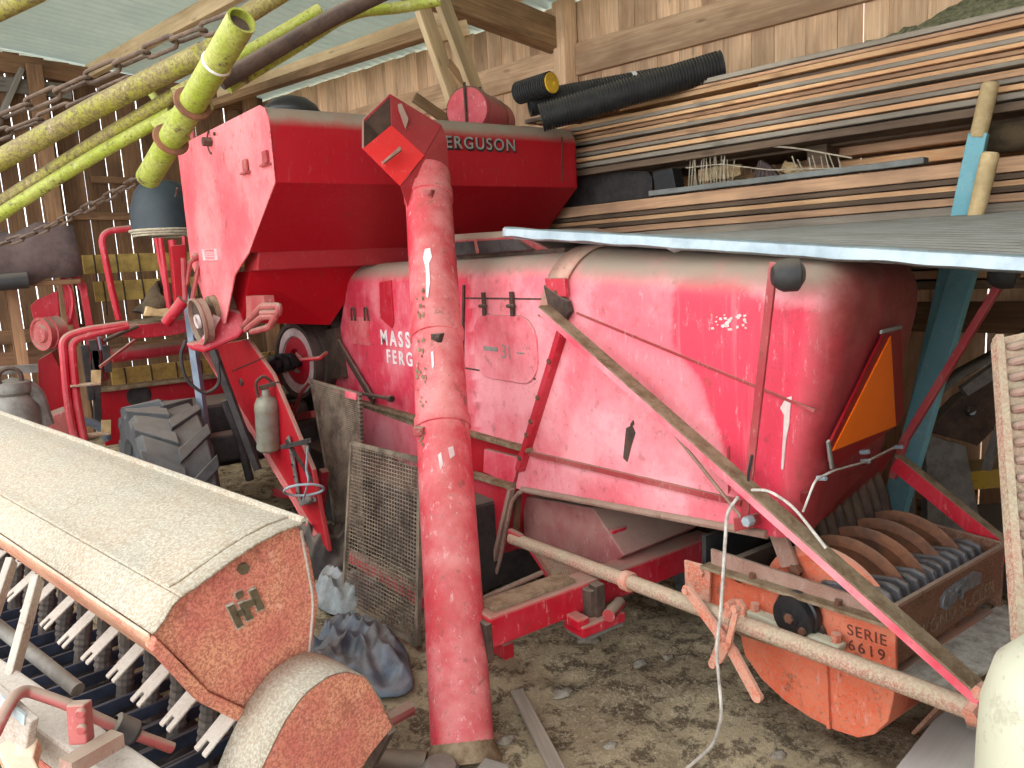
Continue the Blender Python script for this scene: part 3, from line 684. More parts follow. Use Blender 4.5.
# ------------------------------------------------ body side panels
def frontY(z): return 5.15 + max(0, 1.61 - z) * .6
mb = MB(); rings = []
for i in range(41):
    t = i / 40; rings.append([V((x, lerp(frontY(z), seamY(z) + .0, t), z)) for (x, z) in section(XL, XR, 1.85, .89, .16)])
mb.loft(rings, cap0=True); mb.att['fade'] = [.3 if v.y < 3.45 else -.3 for v in mb.v]; mb.att['dirt'] = [max(0, min(1, (v.z - 1.74) / .08)) for v in mb.v]
body = mb.build('body_panel', 'red_faded', HV, smooth=50)
mb = MB()
for z, y0, y1 in ((1.63, 2.72, 3.5), (1.245, 2.9, 3.55)):
    mb.bar(V((XL - .002, y0, z)), V((XL - .002, y1, z)), .006, .008)
mb.bar(V((XL - .004, 3.5, 1.70)), V((XL - .004, 3.62, .9)), .012, .016, up=(0, 1, 0)); mb.bar(V((XL - .004, 4.05, 1.70)), V((XL - .004, 4.1, 1.2)), .01, .01, up=(0, 1, 0))
mb.build('panel_seam', 'rust_dark', body, smooth=0)
# stiffening strip down the slanted joint
a, b = P(563, 330, x=XL - .02), P(520, 470, x=XL - .02)
sp = MB().bar(a, b, .05, .035, up=(0, 1, .3)).build('joint_strip', 'red_panel', HV, smooth=0, bevel=.006)
mb = MB()
for t in (.2, .45, .62, .72, .9): mb.bolt(lerp(a, b, t) - V((.02, 0, 0)), (-1, 0, 0), .014, .012)
mb.build('strip_bolts', 'rust', sp, smooth=0)
# oval inspection door
def rrect(cx, cy, w, h, r, n=7):
    return [(cx + sx * (w / 2 - r) + r * math.cos(math.radians(a0 + 90 * i / n)), cy + sy * (h / 2 - r) + r * math.sin(math.radians(a0 + 90 * i / n))) for sx, sy, a0 in ((1, 1, 0), (-1, 1, 90), (-1, -1, 180), (1, -1, 270)) for i in range(n + 1)]
dc = P(505, 348, x=XL)
door = MB().prism([V((XL - .012, y, z)) for y, z in rrect(dc.y, dc.z, .56, .335, .13)], V((.014, 0, 0))).build('inspection_door', 'red_faded', HV, smooth=0, bevel=.004)
mb = MB()
for px in (484, 512):
    c = P(px, 306, x=XL - .014); mb.bar(c + V((0, 0, .07)), c + V((0, 0, -.05)), .025, .012, up=(1, 0, 0)); mb.cyl(c + V((-.008, -.03, .0)), c + V((-.008, .03, .0)), .009, n=8)
mb.build('hinge', 'rust_dark', door, smooth=0)
c = P(501, 351, x=XL - .0135)
letters('31', 'model_number', 'letter_grey', c + V((0, .0, -.035)), (0, -1, 0), (0, 0, 1), .1, door, .001)
MB().bar(c + V((0, .16, .005)), c + V((0, .03, .005)), .003, .022, up=(0, 0, 1)).build('badge_bar', 'letter_grey', door, smooth=0)
MB().bar(c + V((0, -.14, -.0)), c + V((0, -.20, .0)), .003, .008, up=(0, 0, 1)).build('badge_bar', 'letter_grey', door, smooth=0)
# small square door and its catches
dc = P(361, 331, x=XL)
d2 = MB().prism([V((XL - .01, y, z)) for y, z in rrect(dc.y, dc.z, .33, .19, .03, 3)], V((.012, 0, 0))).build('small_door', 'auger_red', HV, smooth=0, bevel=.003)
mb = MB()
for px in (353, 366): c = P(px, 315, x=XL - .02); mb.tube(fillet([c + V((0, -.03, -.04)), c + V((0, -.02, .05)), c + V((0, .02, .05)), c + V((0, .03, -.04))], .02), .007, 6)
mb.build('catch', 'rust_dark', d2)
tg = MB().prism([P(x, y, x=XL - .012) for x, y in ((379, 282), (390, 280), (393, 322), (391, 328), (380, 318))], V((.014, 0, 0))).build('pointed_tab', 'red_panel', HV, smooth=0, bevel=.003)
# lettering on the side
c = P(381, 344, x=XL - .003); letters('MASSEY', 'side_lettering', 'white', c, (0, -1, 0), (0, 0, 1), .135, HV, .0015, bold=.0035, spacing=1.5)
c = P(387, 362, x=XL - .003); letters('FERGUSON', 'side_lettering', 'white', c, (0, -1, 0), (0, 0, 1), .12, HV, .0015, bold=.003, spacing=1.5)
# slanted brown brace and latch rod over the panel
a, b = P(332, 332, x=XL - .03), P(374, 402, x=XL - .03); MB().bar(a, b, .05, .02, up=(1, 0, 0)).build('flat_brace', 'rust_dark', HV, smooth=0, bevel=.003)
a, b = P(358, 393, x=XL - .1), P(392, 399, x=XL - .1); MB().tube([a, b], .012, 8).cyl(lerp(a, b, .93), b, .022, n=8).build('latch_rod', 'rust_dark', HV)
# ledge and lower casing
mb = MB().box((XL + .02, 4.0, .885), (.12, 2.1, .025)); mb.build('dust_ledge', 'dust_ledge', HV, smooth=0, bevel=.004)
pnl = MB().prism([V((XL - .005, 5.02, .87)), V((XL - .005, 3.62, .87)), V((XL - .005, 3.62, .32)), V((XL - .005, 5.3, .32))], V((.02, 0, 0))).build('lower_panel', 'red_faded', HV, smooth=0)
MB().prism([V((XL - .008, 5.0, .87)), V((XL - .008, 3.64, .87)), V((XL - .008, 3.64, .80)), V((XL - .008, 4.2, .82)), V((XL - .008, 5.0, .845))], V((.004, 0, 0))).build('peeling_edge', 'dust_ledge', pnl, smooth=0)
cas = [P(x, y, x=XL) for x, y in ((484, 449), (520, 458), (512, 486), (483, 472))]
MB().prism(cas, V((.03, 0, 0))).build('belly_panel', 'red_faded', HV, smooth=0, bevel=.004)
cas = [V((XL + .03, 3.62, .87)), V((XL + .03, 3.05, .87)), V((XL + .03, 3.2, .6)), V((XL + .03, 3.62, .6))]; MB().prism(cas, V((.72, 0, 0))).build('belly_box', 'red_deep', HV, smooth=0)
low = [P(x, y, x=XL - .02) for x, y in ((466, 474), (513, 488), (491, 583), (478, 598), (466, 598))]
for q in low: q.z = max(q.z, .03)
lc = MB().prism(low, V((.55, 0, 0))).build('elevator_casing', 'red_panel', HV, smooth=0, bevel=.006)
MB().bar(low[1] + V((-.01, 0, 0)), low[2] + V((-.01, 0, 0)), .025, .03, up=(1, 0, 0)).build('casing_flange', 'rail_brown', lc, smooth=0)
MB().bar(low[0] + V((-.0, 0, .01)), low[1] + V((0, 0, .01)), .06, .02).build('casing_cap', 'dust_ledge', lc, smooth=0)
sq = [P(x, y, x=XL - .024) for x, y in ((474, 500), (491, 506), (493, 533), (476, 526))]
dcl = MB(); 
for i in range(4): dcl.bar(sq[i], sq[(i + 1) % 4], .002, .008, up=(1, 0, 0))
for s_ in (.36, .66):
    c = lerp(lerp(sq[0], sq[3], .5), lerp(sq[1], sq[2], .5), s_); e = (sq[1] - sq[0]) * .14; u = (sq[0] - sq[3]) * .30
    dcl.tube(fillet([c + e + u * .8, c + u, c - e + u * .5, c + e - u * .5, c - u, c - e - u * .8], .05, 5), .003, 6)
dcl.build('square_decal', 'white', lc, smooth=0)
# ------------------------------------------------ grain tank
XA, XB = 1.43, 3.60
prof = [(4.25, 2.31), (4.25, 2.61), (4.256, 2.64), (4.27, 2.67), (4.295, 2.70), (4.33, 2.72), (4.38, 2.735), (5.82, 2.735), (5.86, 2.72), (5.87, 2.68), (5.87, 1.95), (5.55, 1.52), (5.25, 1.52)]
def tank_sec(x, sp=0): return [V((x - sp * (y - 4.25), y, z)) for y, z in prof + [(4.74, 1.95)]]
tk_r = MB().loft([tank_sec(XA, .08)[:0] + [V((XA - .08 * (y - 4.25), y, z)) for y, z in [(4.74, 1.95)] + prof[:10]], [V((XB, y, z)) for y, z in [(4.74, 1.95)] + prof[:10]]]); tk_r.att['dirt'] = [max(0, min(1, (v.z - 2.625) / .035)) if v.y < 5 else .8 for v in tk_r.v]
tank = tk_r.build('grain_tank', 'red_deep', HV, smooth=50)
MB().prism([V((XA - .004 - .08 * (y - 4.25), y, z)) for y, z in ((4.74, 1.95), (4.25, 2.31), (4.25, 2.6), (4.262, 2.66), (4.3, 2.715), (4.36, 2.74), (5.83, 2.74), (5.87, 2.68), (5.87, 1.95), (5.58, 1.5), (5.3, 1.5), (5.02, 1.82))], V((.012, 0, 0))).build('tank_side_panel', 'tank_side', tank, smooth=0, bevel=.004)
MB().prism([V((XB, y, z)) for y, z in ((4.74, 1.95), (4.25, 2.31), (4.25, 2.6), (4.3, 2.715), (4.36, 2.735), (5.83, 2.735), (5.87, 2.68), (5.87, 1.95))], V((-.012, 0, 0))).build('tank_end_panel', 'red_deep', tank, smooth=0, bevel=.004)
# band below the hopper and the lower funnel
MB().prism([V((XA + .02, 4.745, 1.955)), V((XB - .35, 4.745, 1.955)), V((XB - .45, 4.8, 1.84)), V((XA + .02, 4.8, 1.84))], V((0, .3, 0))).build('hopper_band', 'spout_red', tank, smooth=0, bevel=.004)
f0 = [V((1.46, 5.0, 1.842)), V((2.3, 5.0, 1.842)), V((2.3, 5.8, 1.842)), V((1.40, 5.8, 1.842))]
f1 = [V((1.45, 5.3, 1.50)), V((2.06, 5.24, 1.43)), V((2.06, 5.7, 1.43)), V((1.45, 5.7, 1.50))]
MB().loft([f0, f1], close=True, cap0=True, cap1=True).build('lower_funnel', 'red_shade', tank, smooth=0, bevel=.006)
# marks and fittings of the tank side
def ts(px, py, l=.0):
    r = wray(px, py); return CAM + r * ((XA + .34) / (r.x + .08 * r.y)) - V((l - .004, 0, 0))
sx = [ts(x, y, .012) for x, y in ((204.5, 249.5), (217, 249), (218, 260), (206, 260))]
mb = MB(); 
for i in range(4): mb.bar(sx[i], sx[(i + 1) % 4], .002, .022, up=(1, 0, 0))
for t in (.32, .5, .68): mb.bar(lerp(lerp(sx[0], sx[3], t), lerp(sx[1], sx[2], t), .2), lerp(lerp(sx[0], sx[3], t), lerp(sx[1], sx[2], t), .8), .002, .008, up=(1, 0, 0))
mb.build('white_sticker', 'white', tank, smooth=0)
for (x, y) in ((248, 173), (268, 165)):
    c = ts(x, y, .012); MB().bar(c + V((0, -.06, 0)), c + V((0, .06, 0)), .05, .012, up=(0, 0, 1)).bar(c + V((-.005, .0, .01)), c + V((-.005, 0, .075)), .08, .01, up=(1, 0, 0)).build('step_bracket', 'red_dusty', tank, smooth=0)
c = ts(212, 142, .012); MB().tube(arc(c, (0, 1, 0), (0, 0, 1), .07, -80, 80, 10), .008, 6).bolt(c, (-1, 0, 0), .03, .05).bolt(c + V((0, .08, .02)), (-1, 0, 0), .012, .01).bolt(c + V((0, -.12, .03)), (-1, 0, 0), .012, .01).build('bearing_fitting', 'rust_dark', tank, smooth=30)
mb = MB().prism([V((XA - .105, 5.55 + y, 2.735 + z)) for y, z in ((-.05, 0), (.05, 0), (.04, .05), (.0, .075), (-.04, .05))], V((.012, 0, 0))); mb.build('lifting_lug', 'red_dusty', tank, smooth=0)
mb = MB().tube(fillet([ts(176, 196, .01), ts(183, 196, .05), ts(184, 188, .05)], .02), .008, 6); mb.build('side_hook', 'rust_dark', tank)
# tank lettering FERGUSON on the rear face
c = P(437, 147, y=4.245); letters('FERGUSON', 'tank_lettering', 'letter_grey', c + V((.0, 0, 0)), (1, 0, 0), (0, 0, 1), .105, tank, .0015, bold=.001, spacing=1.2)
c = P(437, 147.6, y=4.2465); letters('FERGUSON', 'tank_lettering', 'letter_dark', c + V((.004, 0, -.004)), (1, 0, 0), (0, 0, 1), .105, tank, .001, bold=.006, spacing=1.2)
mb = MB()
for a_, b_ in (((562, 137), (562, 182)),): mb.bar(P(*a_, y=4.247), P(*b_, y=4.247), .006, .006, up=(0, 1, 0))
mb.build('panel_joint', 'rust_dark', tank, smooth=0)
# folded step under the tank
st = MB(); 
for (pts_) in (((243, 327), (262, 306), (279, 306), (279, 313), (262, 313)), ((246, 330), (262, 317), (276, 316), (270, 327), (252, 332))):
    st.tube(fillet([P(x, y, x=1.38) for x, y in pts_], .03), .02, 8)
st.prism([P(x, y, x=1.43) for x, y in ((246, 296), (264, 296), (266, 312), (246, 322))], V((.06, 0, 0)))
st.build('folded_step', 'red_dusty', HV, smooth=30)
# fuel tank drum on top
dr = MB(); a, b = P(500, 116, d=5.3), P(562, 118, d=5.75); ax = V((.80, .60, 0)); c0 = P(467, 113, d=5.3); c0.z = 2.74 + .14
dr.lathe(c0, ax, [(.001, -.012), (.11, -.012), (.15, 0), (.16, .02), (.16, .62), (.15, .64), (.001, .65)], 28)
drm = dr.build('fuel_drum', 'red', HV, smooth=40)
mb = MB().lathe(c0, ax, [(.163, .02), (.168, .03), (.168, .05), (.163, .06)], 28).lathe(c0, ax, [(.163, .42), (.167, .43), (.167, .45), (.163, .46)], 28); mb.build('drum_band', 'red_dusty', drm)
MB().bar(c0 + ax * -.02 + V((0, 0, .18)), c0 + ax * -.02 + V((0, 0, -.13)), .02, .01, up=(1, 0, 0)).build('drum_clamp', 'rust_dark', drm, smooth=0); MB().cyl(c0 + ax * .3 + V((0, 0, .14)), c0 + ax * .3 + V((0, 0, .21)), .01, n=8).build('filler_stub', 'rust_dark', drm, smooth=0)
# ------------------------------------------------ roof vent and hood top
vb = [P(474, 240, d=4.2), P(545, 238, d=3.75), P(597, 246, d=3.35)]
yv = vb[0].y; mb = MB()
MB().loft([[V((2.25, 3.75, 1.845)), V((2.25, 2.85, 1.845)), V((2.85, 2.85, 1.845)), V((2.85, 3.75, 1.845))], [V((2.21, 3.95, 1.95)), V((2.23, 3.05, 1.93)), V((2.85, 3.05, 1.93)), V((2.85, 3.95, 1.95))], [V((2.25, 3.9, 1.985)), V((2.27, 3.15, 1.965)), V((2.8, 3.15, 1.965)), V((2.8, 3.9, 1.985))]], close=True, cap0=True, cap1=True).build('roof_vent', 'red_dusty', HV, smooth=0, bevel=.01)
MB().prism([V((2.20, y, z)) for y, z in ((3.82, 1.862), (2.98, 1.862), (3.1, 1.92), (3.86, 1.937))], V((.05, 0, 0))).build('vent_mouth_shade', 'iron_dark', HV, smooth=0)  # solid dark slab standing in for the shade inside the vent
MB().bar(V((2.195, 3.42, 1.865)), V((2.195, 3.44, 1.93)), .012, .012, up=(1, 0, 0)).build('vent_stay', 'red_dusty', HV, smooth=0)
MB().box((2.55, 3.35, 1.85), (.62, 1.2, .02)).build('vent_gasket', 'rust_dark', HV, smooth=0)
# ------------------------------------------------ drive side: pulley, belts, elevator
pc = P(296, 361, x=1.92)
def pulley(c, r, w, name, m_face, m_rim, parent, belt=None):
    AX = V((1, .2, 0)); pl = MB().lathe(c, AX, [(.001, .03), (r * .28, .03), (r * .32, .0), (r * .62, .012), (r * .66, .03)], 32).build(name, 'red_panel', parent, smooth=40)
    MB().lathe(c, AX, [(r * .64, .028), (r * .66, .0), (r * .86, .0), (r * .88, .03)], 32).build('painted_ring', m_face, pl, smooth=40)
    MB().lathe(c, AX, [(r * .86, .02), (r * .9, -.01), (r, -.01), (r, .05), (r * .93, .06), (r * .93, .08), (r, .09), (r, w), (r * .3, w)], 32).build('rim', m_rim, pl, smooth=40)
    return pl
bp = pulley(pc, .29, .2, 'drive_pulley', 'pulley_white', 'belt', HV)
mb = MB().lathe(pc, (-1, -.2, 0), [(.05, -.05), (.05, .03), (.07, .04), (.07, .07), (.05, .08), (.075, .1), (.075, .14), (.055, .15), (.07, .17), (.07, .2), (.045, .22), (.03, .23), (.03, .29), (.001, .3)], 20); mb.build('splined_hub', 'black_gloss', bp, smooth=30)
sp_ = P(292, 411, x=1.86); s2 = pulley(sp_, .085, .08, 'idler_pulley', 'red_panel', 'belt', HV)
mb = MB().tube(fillet([P(294, 416, x=1.82), P(300, 394, x=1.80), P(310, 382, x=1.82)], .04), .012, 8).bar(P(298, 417, x=1.88), P(313, 414, x=1.88), .03, .05, up=(0, 0, 1)); mb.build('idler_arm', 'red_dusty', HV, smooth=30)
mb = MB().tube(fillet([P(297, 354, x=1.84), P(302, 360, x=1.80), P(320, 358, x=1.80), P(326, 353, x=1.9)], .04), .014, 8); mb.build('shaft_guard', 'red_panel', HV)
mb = MB().prism([P(x, y, x=2.1) for x, y in ((318, 332), (334, 328), (342, 378), (320, 380))], V((.05, 0, 0))); mb.build('bearing_plate', 'rust_dark', HV, smooth=0)
MB().box((2.5, 5.7, 1.0), (.6, .5, 1.1)).build('drum_housing', 'rust_dark', HV, smooth=0, bevel=.02)
# grain elevator leg
el = [P(x, y, x=1.52) for x, y in ((203, 347), (247, 339), (272, 374), (312, 470), (328, 552), (318, 536))]
ev = MB().prism(el, V((.03, 0, 0))).build('grain_elevator', 'red_deep', HV, smooth=0, bevel=.006)
MB().bar(el[0] + V((-.01, 0, 0)), el[5] + V((-.01, 0, 0)), .02, .035, up=(1, 0, 0)).build('elevator_flange', 'tank_side', ev, smooth=0)
MB().bar(P(232, 371, x=1.515), P(267, 356, x=1.515), .006, .008, up=(1, 0, 0)).build('elevator_joint', 'rust_dark', ev, smooth=0); MB().bolt(P(242, 382, x=1.52), (-1, 0, 0), .03, .015).build('elevator_bolt', 'rust_dark', ev, smooth=0)
hc = P(196, 322, d=5.1); hx = V((1, .05, .12)).normalized()
MB().lathe(hc, hx, [(.001, .03), (.145, .03), (.148, .0), (.160, .0), (.160, .02), (.15, .03), (.15, .07)], 32).build('elevator_head_rim', 'rail_brown', ev, smooth=40)
MB().lathe(hc, hx, [(.001, .02), (.05, .02), (.05, .028), (.146, .028)], 32).build('head_cover', 'rust_dark', ev, smooth=40)
MB().lathe(hc, hx, [(.045, .0), (.05, .025), (.03, .025), (.03, .005), (.045, 0)], 20).build('head_bearing', 'pulley_white', ev, smooth=40)
MB().prism([P(x, y, d=5.14) for x, y in ((184, 343), (200, 341), (208, 318), (220, 304), (242, 312), (246, 328), (238, 338), (204, 353), (190, 350))], V((.06, .12, 0))).build('elevator_head', 'red_panel', ev, smooth=0, bevel=.02)
MB().lathe(P(231, 308, d=5.28), hx, [(.001, -.14), (.11, -.14), (.12, .1), (.14, .1), (.14, .14), (.001, .14)], 24).build('auger_collar', 'dust_ledge', ev, smooth=40)
MB().bar(P(206, 340, d=5.1) , P(217, 316, d=5.1), .05, .012, up=(-.4, -.9, 0)).build('head_strap', 'pulley_white', ev, smooth=0)
# ------------------------------------------------ axles, wheels
def wheel(c, r, w, lugs, name, parent, rim_m):
    """tyre on the x axis with chevron lugs; returns the wheel part"""
    wl = MB().lathe(c, (1, 0, 0), [(r * .55, -w * .42), (r * .62, -w * .5), (r * .86, -w * .5), (r * .95, -w * .42), (r * .965, 0), (r * .95, w * .42), (r * .86, w * .5), (r * .62, w * .5), (r * .55, w * .42)], 40)
    for i in range(lugs):
        for s in (-1, 1):
            a0 = 2 * math.pi * (i + (.5 if s > 0 else 0)) / lugs; a1 = a0 + .30
            f = lambda a, x, rr: V(c) + V((x, math.cos(a) * rr, math.sin(a) * rr))
            da = .075
            q0 = [f(a0 - da, s * w * .5, r * .84), f(a0 + da, s * w * .5, r * .84), f(a0 + da, s * w * .5, r * .99), f(a0 - da, s * w * .5, r * .99)]
            q1 = [f(a1 - da, -s * w * .02, r * .94), f(a1 + da, -s * w * .02, r * .94), f(a1 + da, -s * w * .02, r * 1.03), f(a1 - da, -s * w * .02, r * 1.03)]
            wl.loft([q0, q1], close=True, cap0=True, cap1=True)
    t = wl.build(name, 'rubber', parent, smooth=30, bevel=.006)
    MB().lathe(c, (1, 0, 0), [(.001, -.04), (r * .2, -.05), (r * .22, -.02), (r * .45, .0), (r * .52, -w * .35), (r * .57, -w * .42), (r * .57, w * .42), (r * .45, w * .1), (.001, w * .1)], 32).build('rim', rim_m, t, smooth=40)
    return t
FT = P(168, 404, y=5.6); fr_ = .60
wheel(V((.93, 5.62, FT.z - fr_ + .02)), fr_, .44, 15, 'front_tyre', HV, 'steel_blue')
wheel(V((2.92, 2.42, .34)), .37, .2, 20, 'rear_tyre', HV, 'sack')
ax_ = MB().bar((1.47, 2.42, .37), (2.8, 2.42, .37), .12, .13).build('rear_axle', 'red_panel', HV, smooth=0, bevel=.01)
MB().box((1.72, 2.44, .445), (.42, .1, .016)).build('axle_dust', 'dust_ledge', ax_, smooth=0)
MB().box((1.462, 2.42, .34), (.03, .13, .15)).build('axle_end', 'rust_dark', ax_, smooth=0, bevel=.005)
j = MB().box((1.98, 2.33, .275), (.24, .13, .05)).box((1.88, 2.33, .305), (.06, .1, .05)); j.build('axle_bracket', 'red_panel', ax_, smooth=0, bevel=.008); MB().box((1.98, 2.33, .245), (.22, .12, .02)).build('bracket_sole', 'grey_metal', ax_, smooth=0); MB().cyl((1.98, 2.24, .325), (2.1, 2.3, .325), .028, n=12).build('bracket_roller', 'red_dusty', ax_)
MB().cyl((1.97, 2.34, .28), (1.97, 2.34, .42), .035, n=10).box((1.99, 2.32, .36), (.05, .05, .16)).build('king_pin', 'rust_dark', ax_, smooth=30, bevel=.004)
# frame bars and sieve box under the hood
a, b = P(478, 607, x=1.98), P(556, 566, x=2.3)
MB().tube([P(470, 604, x=1.95), P(548, 570, x=2.2)], .014, 8).build('thin_rod', 'rail_brown', HV)
MB().bar((2.3, 2.5, .5), (2.3, 4.6, .42), .09, .12).build('frame_rail', 'red_panel', HV, smooth=0, bevel=.006)
MB().bar((2.85, 2.0, .6), (2.85, 5.6, .45), .09, .14).build('frame_rail', 'red_panel', HV, smooth=0, bevel=.006)
MB().bar((2.1, 3.35, .38), (2.9, 3.2, .38), .08, .09).build('cross_member', 'red_panel', HV, smooth=0, bevel=.006)
sb = [P(522, 496, x=2.24), P(592, 508, x=2.24), P(624, 556, x=2.24), P(608, 566, x=2.24), P(524, 540, x=2.24)]
sv = MB().prism(sb, V((.5, 0, .02))).build('sieve_box', 'red_grimy', HV, smooth=0, bevel=.008)
e_ = [P(592, 508, x=2.26), P(660, 548, x=2.62), P(620, 556, x=2.26)]; MB().prism(e_, V((.01, .02, 0))).build('sieve_end', 'grey_metal', sv, smooth=0)
MB().prism([P(x, y, x=2.2) for x, y in ((524, 541), (606, 566), (560, 592))], V((.015, 0, 0))).build('sieve_flap', 'pipe_dust', sv, smooth=0, bevel=.004)
MB().bar(P(526, 541, x=2.19), P(561, 594, x=2.19), .02, .025, up=(1, 0, 0)).build('flap_edge', 'red_panel', sv, smooth=0)
MB().bar(P(518, 492, x=2.16), P(516, 534, x=2.16), .03, .02, up=(0, 1, 0)).build('drop_link', 'rust', HV, smooth=0)
MB().tube(fillet([P(520, 492, x=2.12), P(512, 500, x=2.12), P(500, 560, x=2.12), P(494, 580, x=2.12)], .05), .011, 8).build('edge_tube', 'rail_brown', HV)
# side frame rail (red line behind the screens)
fb0, fb1 = P(316, 535, x=1.66), P(424, 600, x=1.66)
MB().bar(fb0, fb1 + (fb1 - fb0) * .5, .05, .07).build('side_rail', 'red_panel', HV, smooth=0, bevel=.006)
MB().bar(P(318, 536, x=1.7), P(324, 470, x=1.7), .05, .05).build('rail_post', 'red_panel', HV, smooth=0, bevel=.006)
MB().box((2.3, 4.4, .3), (.9, 2.2, .5)).build('shaker_shoe', 'iron_dark', HV, smooth=0, bevel=.02)
# ------------------------------------------------ rear lamp arms
def lamp_arm(pts, w, h, lc, r, axis, m):
    o = MB()
    for i in range(len(pts) - 1): o.bar(pts[i], pts[i + 1], w, h, up=(1, 0, 0))
    a_ = o.build('lamp_arm', m, HV, smooth=0, bevel=.003)
    l = MB().lathe(lc, axis, [(.001, -r * .9), (r * .55, -r * .85), (r * .85, -r * .5), (r, -.01), (r, .03), (r * .9, .035)], 24).build('rear_lamp', 'black', a_, smooth=40); l['label'] = 'round black rear lamp'
    MB().lathe(lc, axis, [(r * .9, .034), (r * .5, .05), (.001, .056)], 24).build('lamp_lens', 'lens', l, smooth=40)
    return a_
a0, a1 = P(744, 525, x=2.06), P(774, 262, x=2.06)
la = lamp_arm([a0, a1], .03, .012, P(787, 275, x=2.06), .052, V((.75, -.66, 0)), 'red_dusty')
MB().tube(fillet([P(752, 455, x=2.05), P(747, 480, x=2.04), P(753, 505, x=2.05)], .1), .005, 6).build('lamp_wire', 'black', la)
MB().prism([P(x, y, x=2.08) for x, y in ((733, 518), (750, 516), (752, 528), (734, 532))], V((.05, 0, 0))).build('arm_bracket', 'red_dusty', la, smooth=0, bevel=.003)
MB().bolt(P(751, 520, x=2.05), (-1, 0, 0), .018, .03).build('arm_bolt', 'galv', la, smooth=0)
lamp_arm([P(893, 478, x=3.02), P(905, 440, x=3.04), P(1000, 284, x=3.10)], .028, .03, P(1003, 274, x=3.08), .055, V((.5, -.86, 0)), 'red_dusty')
# hood prop rods on the flank (long flat brace and thin rod beside)
a, b = P(626, 373, x=2.10), P(742, 518, x=2.08); MB().tube([a, b], .007, 6).build('thin_brace', 'rail_brown', HV)

# worn marks on the flank with a shape of their own
def mark(name, pts, m, par, x=XL - .004):
    MB().prism([P(a, b, x=x) for a, b in pts], V((.003, 0, 0))).build(name, m, par, smooth=0)
mark('scrape_mark', ((626, 428), (632, 425), (635, 433), (631, 446), (627, 462), (623, 458)), 'rust_dark', hood)
mark('scrape_mark', ((630, 424), (633, 420), (634, 424), (631, 428)), 'rust_dark', hood)
for i in range(26):
    a, b = 712 + 34 * R_(), 312 + 18 * R_(); q = U(.8, 2.4); mark('paint_chip', [(a + q * math.cos(t_) * U(.6, 1.3), b + q * math.sin(t_) * U(.5, 1.1)) for t_ in (0, .9, 1.9, 2.9, 3.9, 5.1)], 'pulley_white', hood)
mark('white_run', ((786, 398), (792, 396), (790, 408), (789, 424), (786, 440), (783, 470), (781, 469), (783, 436), (784, 415), (780, 408)), 'pulley_white', hood)
mark('white_run', ((727, 448), (729, 446), (730, 490), (728, 494)), 'red_dusty', hood)
# ================================================================ header and driver's end of the harvester
HD = HV
def py_(px, py, y): return P(px, py, y=y)
mb = MB()
for (x0, y0, x1, y1, yy, h, nm) in ((84, 273, 172, 262, 7.5, .16, 1), (95, 298, 172, 288, 7.3, .17, 2), (112, 382, 215, 366, 7.4, .15, 3)):
    a, b = P(x0, y0, y=yy), P(x1, y1, y=yy); b = a + (b - a) * 2.2; a.z = b.z = (a.z + b.z) / 2
    bt = MB().bar(a, b, .03, h).build('reel_bat', 'reel_yellow', HV, smooth=0, bevel=.004)
    for i in range(9):
        c = lerp(a, b, (i + .5) / 9) + V((0, -.02, 0)); MB().tube([c + V((0, 0, h * .5)), c + V((0, -.012, 0)), c + V((.0, -.01, -h * .75)), c + V((0, .03, -h * 1.2))], .007, 5).build('tine', 'rust_dark', bt)
mb = MB().box((1.75, 6.95, .72), (2.1, .06, .45)); hp = mb.build('header_back', 'red_deep', HV, smooth=0, bevel=.006)
c = P(139, 396, y=6.91); MB().lathe(c, (0, 1, 0), [(.001, 0), (.09, 0), (.095, .005), (.001, .01)], 24).build('oval_opening', 'iron_dark', hp)
MB().box((1.75, 6.9, .965), (2.1, .14, .03)).build('header_sill', 'dust_ledge', hp, smooth=0, bevel=.004)
MB().cyl(P(112, 356, y=7.0), P(200, 345, y=7.0), .06, n=14).build('reel_tube', 'red_panel', HV)
# platform, rails, steps
pf = [P(x, y, y=6.3) for x, y in ((125, 326), (192, 318), (194, 330), (176, 335), (136, 339), (124, 334))]
plat = MB().prism(pf, V((-.05, .6, 0))).build('driver_platform', 'red_panel', HV, smooth=0, bevel=.008)
mb = MB().bar(pf[0] + V((.1, .3, .01)), pf[1] + V((-.05, .3, .01)), .5, .01); mb.build('platform_dust', 'dust_ledge', plat, smooth=0)
MB().tube(fillet([P(119, 320, y=6.6), P(110, 282, y=6.6), P(100, 232, y=6.6), P(141, 227, y=6.6)], .1), .026, 10).build('handrail', 'red_panel', HV)
for dx, nm in ((0, 0), (9, 1)):
    MB().tube(fillet([P(128, 324 + dx * .2, y=6.0), P(85 + dx, 330 + dx * .4, y=6.0), P(62 + dx, 338 + dx * .3, y=6.0), P(68 + dx, 405, y=5.9), P(78 + dx, 455, y=5.8)], .12), .027, 10).build('ladder_rail', 'red_panel', HV)
for (x, y) in ((78, 386), (88, 436)):
    a = P(x - 8, y, y=5.93); MB().bar(a, P(x + 22, y - 3, y=5.93), .1, .015).build('ladder_step', 'pipe_dust', HV, smooth=0, bevel=.003)
    MB().bar(P(x + 18, y - 16, y=5.93), P(x + 18, y - 1, y=5.93), .06, .015, up=(0, 1, 0)).build('step_bracket', 'foam', HV, smooth=0)
MB().bar(P(100, 367, y=6.0), P(135, 340, y=6.2), .018, .018).build('step_stay', 'red_dusty', HV, smooth=0)
